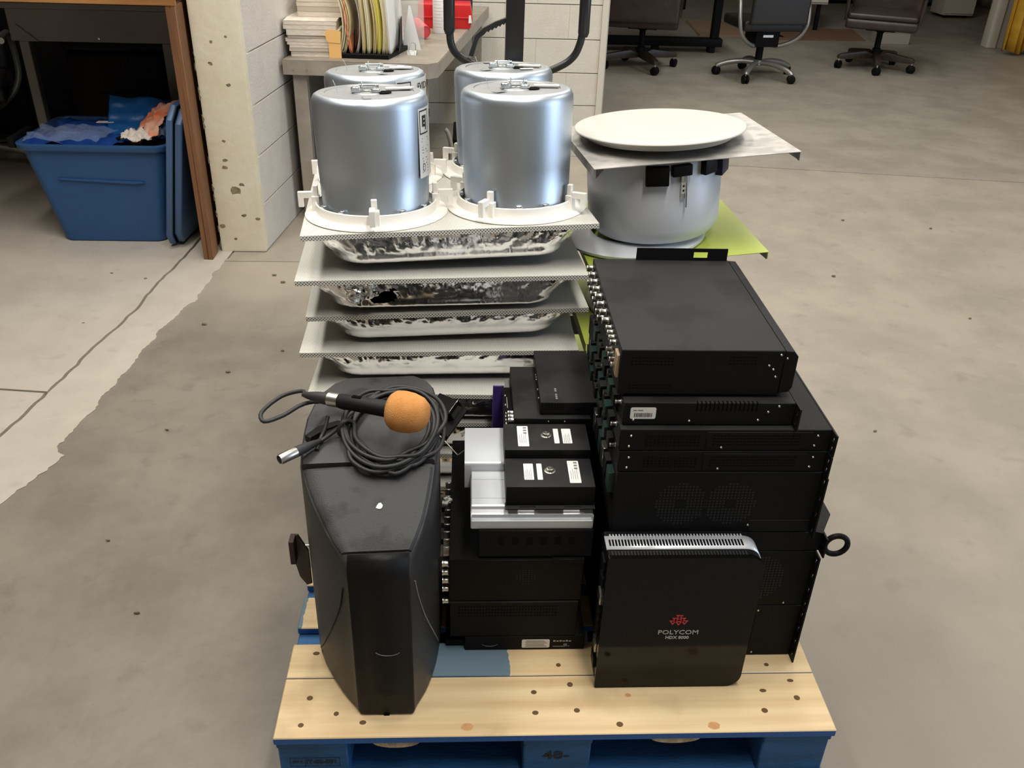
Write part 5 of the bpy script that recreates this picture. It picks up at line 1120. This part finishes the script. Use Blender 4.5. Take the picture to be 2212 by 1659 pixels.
prism('card_fold', [(-0.268, 0.7255), (-0.215, 0.7255), (-0.215, 0.788), (-0.268, 0.790)], 'y', 3.0585, 3.0595, M_amber, tg, smooth=0)
# clear stand with clip
cs = thing('sign_holder', (0.06, 3.3, TZ), 'clear acrylic sign holder beside the black sorter', 'sign holder')
box('pane', 0.020, 0.024, 3.20, 3.42, TZ, TZ + 0.24, M_clearplastic, cs, w=True); box('pane', 0.024, 0.13, 3.418, 3.422, TZ, TZ + 0.22, M_clearplastic, cs)
prism('paper', [(0.035, TZ), (0.120, TZ), (0.075, TZ + 0.19), (0.068, TZ + 0.19)], 'y', 3.300, 3.302, M_label, cs, smooth=0)
bc = thing('binder_clip', (0.085, 3.19, TZ), 'shiny binder clip lying on the grey table', 'clip', rot=(0, 0, R(-15)))
prism('jaw', [(-0.018, 0.0), (0.018, 0.0), (0.004, 0.018), (-0.004, 0.018)], 'x', -0.022, 0.022, M_chrome, bc, w=False, smooth=0)
tube('wire_arm', spline([(-0.015, 0.002, 0.018), (-0.010, 0.012, 0.045), (0.010, 0.012, 0.045), (0.015, 0.002, 0.018)], 5), 0.0014, M_chrome, bc, 6, w=False); tube('wire_arm', spline([(-0.015, -0.004, 0.016), (-0.008, -0.03, 0.02), (0.008, -0.03, 0.02), (0.015, -0.004, 0.016)], 5), 0.0014, M_chrome, bc, 6, w=False)
cp = thing('cup', (0.115, 3.60, TZ + 0.040), 'red plastic cup lying on its side on the grey table', 'cup', rot=(R(97), 0, R(25)))
lathe('wall', [(0.027, 0.0), (0.029, 0.001), (0.038, 0.105), (0.0395, 0.107), (0.037, 0.106), (0.028, 0.004)], M_redcup, cp, 36, close=True); lathe('base', [(0, 0.004), (0.0275, 0.004), (0.0275, 0.006), (0, 0.006)], M_redcup, cp, 36)
cp.location = (0.128, 3.575, TZ + 0.036); cp.rotation_euler = (R(-83), 0, R(28))
wc = thing('spray_can', (0.195, 3.80, TZ), 'white cylindrical container with printed label on the grey table', 'container')
lathe('body', [(0, 0), (0.036, 0), (0.038, 0.003), (0.038, 0.17), (0.034, 0.178), (0, 0.178)], M_label, wc, 40); lathe('cap', [(0.030, 0.178), (0.030, 0.215), (0.026, 0.22), (0, 0.22)], M_white, wc, 32)
bm = bmesh.new()
for k in range(9):
    a0_, a1_ = R(-150 + random.uniform(0, 10)), R(-60 + random.uniform(-25, 0)); zz = 0.03 + 0.015 * k
    for s_ in range(8):
        a, b = a0_ + (a1_ - a0_) * s_ / 8, a0_ + (a1_ - a0_) * (s_ + 1) / 8; bm.faces.new([bm.verts.new((0.0382 * math.cos(q_), 0.0382 * math.sin(q_), zz + dz)) for q_, dz in ((a, 0), (b, 0), (b, 0.002), (a, 0.002))])
o = fin('print', bm, mat('faint_print', srgb(178, 176, 172), .7), wc, False, 0); o['kind'] = 'stuff'
rb = thing('red_bin', (0.25, 3.98, TZ), 'red plastic parts bin behind the white container', 'bin')
prism('body', [(0.075, TZ), (0.345, TZ), (0.360, TZ + 0.05), (0.348, TZ + 0.115), (0.075, TZ + 0.115)], 'y', 3.93, 4.12, M_red, rb, 0.004, 2)
prism('front_lip', [(0.070, TZ + 0.05), (0.352, TZ + 0.05), (0.354, TZ + 0.058), (0.070, TZ + 0.058)], 'y', 3.924, 3.931, M_red, rb, 0.001, 1)
prism('label_card', [(0.338, TZ + 0.03), (0.356, TZ + 0.032), (0.352, TZ + 0.068), (0.340, TZ + 0.068)], 'y', 3.918, 3.924, M_label, rb, smooth=0)
bkx = thing('dark_case', (0.2, 4.3, TZ), 'dark blue case standing behind the red parts bin', 'case')
box('body', 0.08, 0.36, 4.16, 4.40, TZ, TZ + 0.18, M_navy, bkx, 0.01, 2); box('latch', 0.20, 0.24, 4.152, 4.16, TZ + 0.08, TZ + 0.12, M_black2, bkx, 0.002, 1)
# pipes and hose under the table
hs = thing('hose', (0.25, 3.7, 0), 'pale bent hose on the floor under the grey table', 'hose')
tube('pipe', spline([(0.22, 3.55, 0.30), (0.235, 3.55, 0.28), (0.25, 3.56, 0.22), (0.25, 3.57, 0.16), (0.242, 3.57, 0.10), (0.24, 3.57, 0.012)], 6), 0.011, mat('pale_hose', srgb(150, 146, 138), 0.4), hs, 10)
tube('coupling', [(0.24, 3.57, 0.010), (0.24, 3.57, 0.04)], 0.015, M_nickel, hs, 10)
tk = thing('floor_box', (0.36, 3.9, 0), 'dark low box on the floor beyond the hose under the table', 'box')
box('body', 0.26, 0.52, 3.72, 4.10, 0.0, 0.17, M_clean, tk, 0.008, 2); box('lid', 0.255, 0.525, 3.715, 4.105, 0.171, 0.20, M_clean, tk, 0.006, 2)

# ------------------------------------------------------------------ office chairs
def caster(parent, x, y, m=M_clean, hz=0.0):
    c = bpy.data.objects.new('caster', None); COL.objects.link(c); c.parent = parent; c.location = (x, y, 0)
    a = math.atan2(y, x)
    for s in (-0.014, 0.014):
        bm = lathe_bm([(0, -0.011), (0.027, -0.011), (0.033, -0.007), (0.033, 0.007), (0.027, 0.011), (0, 0.011)], 18); fin('wheel', bm, m, c, False, loc=(0, s, 0.0335), rot=(R(90), 0, 0))
    bm = bmesh.new(); tube_bm(bm, [(0, 0, 0.03), (0, 0, 0.075 + hz)], 0.006, 8); fin('stem', bm, M_chrome, c, False)
    c.rotation_euler = (0, 0, a + 0.7)
    return c
def task_chair(loc, rz, label):
    t = thing('office_chair', loc, label, 'office chair', rot=(0, 0, rz))
    for k in range(5):
        a = 2 * math.pi * k / 5 + 0.3; c, s = math.cos(a), math.sin(a)
        bm = bmesh.new(); tube_bm(bm, spline([(0.03 * c, 0.03 * s, 0.118), (0.13 * c, 0.13 * s, 0.122), (0.24 * c, 0.24 * s, 0.105), (0.315 * c, 0.315 * s, 0.078), (0.33 * c, 0.33 * s, 0.066)], 5), 0.021, 10); fin('base_leg', bm, M_chairsilver, t, False, 60)
        caster(t, 0.33 * c, 0.33 * s)
    lathe('hub', [(0, 0.095), (0.034, 0.095), (0.038, 0.10), (0.038, 0.135), (0.03, 0.14), (0, 0.14)], M_chairsilver, t, 24)
    lathe('gas_lift', [(0.030, 0.135), (0.030, 0.30), (0.018, 0.302), (0.018, 0.36), (0, 0.36)], M_clean, t, 20)
    box('mechanism', -0.10, 0.10, -0.12, 0.12, 0.255, 0.40, M_clean, t, 0.008, 2, w=False)
    box('adjuster', -0.045, 0.045, -0.128, -0.118, 0.328, 0.352, M_nickel, t, 0.003, 1, w=False)
    box('seat', -0.25, 0.25, -0.22, 0.27, 0.385, 0.465, M_blackleather, t, 0.03, 4, w=False)
    box('backrest', -0.235, 0.235, -0.30, -0.25, 0.445, 1.05, M_blackleather, t, 0.022, 4, w=False)
    for s in (-1, 1):
        bm = bmesh.new(); tube_bm(bm, spline([(s * 0.05, -0.06, 0.272), (s * 0.10, -0.10, 0.262), (s * 0.20, -0.16, 0.310), (s * 0.262, -0.19, 0.385), (s * 0.285, -0.19, 0.48), (s * 0.285, -0.12, 0.64), (s * 0.275, 0.05, 0.67), (s * 0.27, 0.16, 0.66)], 6), 0.0165, 10); fin('armrest', bm, M_chairsilver, t, False, 60)
    return t
def exec_chair(loc, rz, label, tuft=True):
    t = thing('executive_chair', loc, label, 'office chair', rot=(0, 0, rz))
    for k in range(5 if tuft else 4):
        n_ = 5 if tuft else 4; a = 2 * math.pi * k / n_ + 0.45
        l = prism('base_leg', [(0.03, 0.125), (0.10, 0.150), (0.20, 0.138), (0.315, 0.122), (0.335, 0.110), (0.335, 0.085), (0.315, 0.080), (0.20, 0.082), (0.03, 0.085)], 'y', -0.021, 0.021, M_chairwood, t, 0.006, 2, w=False, rot=(0, 0, a))
        caster(t, 0.318 * math.cos(a), 0.318 * math.sin(a), hz=0.02)
    lathe('column', [(0, 0.09), (0.036, 0.09), (0.036, 0.17), (0.026, 0.18), (0.026, 0.30), (0.045, 0.315), (0.045, 0.33), (0, 0.33)], M_clean, t, 24)
    box('seat_plate', -0.12, 0.12, -0.14, 0.14, 0.328, 0.35, M_clean, t, 0.004, 1, w=False)
    box('seat', -0.29, 0.29, -0.27, 0.28, 0.35, 0.43, M_brownleather, t, 0.030, 4, w=False)
    box('seat_cushion', -0.275, 0.275, -0.24, 0.275, 0.428, 0.475, M_brownleather, t, 0.022, 4, w=False)
    box('backrest', -0.29, 0.29, -0.34, -0.25, 0.40, 1.02, M_brownleather, t, 0.035, 4, w=False)
    for s in (-1, 1):
        tube('arm_post', [(s * 0.295, 0.16, 0.40), (s * 0.305, 0.17, 0.64)], 0.016, M_brownleather, t, 10, w=False)
        box('armrest', s * 0.305 - 0.032, s * 0.305 + 0.032, -0.27, 0.22, 0.64, 0.69, M_brownleather, t, 0.018, 3, w=False)
    return t
task_chair((2.735, 6.58, 0), R(6), 'black office chair with silver arms and silver star base seen from behind')
exec_chair((1.80, 6.86, 0), R(-12), 'dark executive chair with its back turned, nearest the end of the block wall', False)
exec_chair((3.92, 7.05, 0), R(155), 'brown leather executive chair with a wide seat, right of the silver-based chair')
task_chair((-2.26, 3.72, 0), R(200), 'black office chair with a silver base half hidden at the left edge')
# things beyond the chairs
def mat_(label, pts, m):
    t = thing('floor_mat', (sum(p[0] for p in pts) / 4, sum(p[1] for p in pts) / 4, 0), label, 'mat', 'floor mats beyond the chairs')
    prism('pile', pts, 'z', 0.001, 0.010, m, t, 0.002, 1); c = Vector((sum(p[0] for p in pts) / 4, sum(p[1] for p in pts) / 4))
    prism('binding', [tuple(c + (Vector(p) - c) * 1.03) for p in pts], 'z', 0.0005, 0.006, m, t, smooth=0)
mat_('tan floor mat between the dark chair and the silver-based chair', [(2.72, 8.60), (3.62, 8.60), (3.45, 9.60), (2.80, 9.62)], M_mat1)
mat_('brown floor mat behind the silver-based chair and the leather chair', [(3.40, 8.47), (4.42, 8.52), (4.56, 9.25), (3.60, 9.22)], M_mat2)
bt = thing('conference_table', (2.2, 7.75, 0), 'low dark table base running between the dark chair and the silver-based chair', 'table')
box('foot_beam', 1.30, 2.70, 7.62, 7.74, 0.055, 0.125, M_clean, bt, 0.006, 2)
for x in (1.42, 2.05, 2.58): box('foot', x, x + 0.06, 7.63, 7.73, 0.0, 0.056, M_clean, bt, 0.004, 1)
for x in (1.36, 2.60): box('upright', x, x + 0.07, 7.66, 7.74, 0.12, 0.72, M_clean, bt, 0.004, 1)
box('table_top', 1.2, 2.85, 7.30, 8.1, 0.72, 0.75, M_chairwood, bt, 0.006, 2)
def far_cab(name, label, x0, x1, y0, y1, z0, z1, m, legs=True, n_=1):
    t = thing(name, ((x0 + x1) / 2, (y0 + y1) / 2, 0), label, 'cabinet')
    box('body', x0, x1, y0, y1, z0, z1, m, t, 0.01, 2)
    for k in range(n_): wd = (x1 - x0) / n_; box('door', x0 + wd * k + 0.008, x0 + wd * (k + 1) - 0.008, y0 - 0.015, y0, z0 + 0.02, z1 - 0.02, m, t, 0.004, 1)
    if legs:
        for x in (x0 + 0.05, x1 - 0.09):
            for y in (y0 + 0.05, y1 - 0.09): box('leg', x, x + 0.04, y, y + 0.04, 0, z0, M_clean, t, 0.003, 1)
far_cab('filing_cabinet', 'pale cabinet on dark legs behind the silver-based chair', 3.70, 4.17, 9.05, 9.5, 0.275, 0.9, mat('pale_cab', srgb(196, 190, 178), .5))
far_cab('dark_cabinet', 'dark low cabinet behind the two left chairs', 1.70, 2.80, 9.75, 10.3, 0.10, 0.9, M_clean, True, 2)
far_cab('white_drum_bin', 'pale round-cornered bin at the far right by the door trim', 6.10, 6.48, 10.35, 10.7, 0.035, 0.7, MATS['pale_cab'], True)
far_cab('far_shelving', 'long dark cabinet against the far wall', 4.6, 7.0, 11.4, 12.0, 0.05, 1.2, mat('far_blue', srgb(60, 66, 78), .5), True, 3)
bxx = thing('cardboard_carton', (4.75, 8.9, 0), 'pale carton on the floor under the leather chair', 'carton')
box('box', 4.52, 4.82, 8.36, 8.60, 0.0, 0.10, M_wallgrey, bxx, 0.003, 1); box('flap', 4.53, 4.81, 8.37, 8.48, 0.1003, 0.104, M_wallgrey, bxx, 0.001, 1)

# grit and flakes scattered on the concrete
bm = bmesh.new()
for (x, y, r) in [(1.9, 2.4, .012), (2.3, 2.0, .008), (2.9, 1.9, .009), (2.2, 3.1, .010), (2.8, 0.9, .007), (1.6, 1.2, .006), (-0.45, 1.55, .010), (-0.55, 1.2, .007), (-0.30, 1.7, .008), (-0.62, 1.9, .012), (-0.40, 0.45, .009), (-0.55, 0.7, .006), (-0.45, 2.35, .010), (-0.40, 2.28, .012), (-1.1, 2.35, .008), (-0.95, 2.3, .010), (-1.05, 1.9, .006), (2.6, 3.0, .011), (1.45, 2.2, .006), (3.0, 2.5, .008)]:
    k = random.randint(5, 7); a0 = random.random() * 6; lo = []; hi = []
    for i in range(k):
        q = r * (0.6 + 0.6 * random.random()); a = a0 + 6.283 * i / k; lo.append(bm.verts.new((x + q * math.cos(a), y + 0.6 * q * math.sin(a), 0.0031))); hi.append(bm.verts.new((x + .7 * q * math.cos(a), y + .42 * q * math.sin(a), 0.0031 + r * .35)))
    bm.faces.new(hi)
    for i in range(k): bm.faces.new((lo[i], lo[(i + 1) % k], hi[(i + 1) % k], hi[i]))
o = fin('floor_grit', bm, mat('grit', srgb(112, 100, 84), 0.9), None); tag(o, 'grit and flakes scattered over the concrete floor', 'grit', kind='stuff')
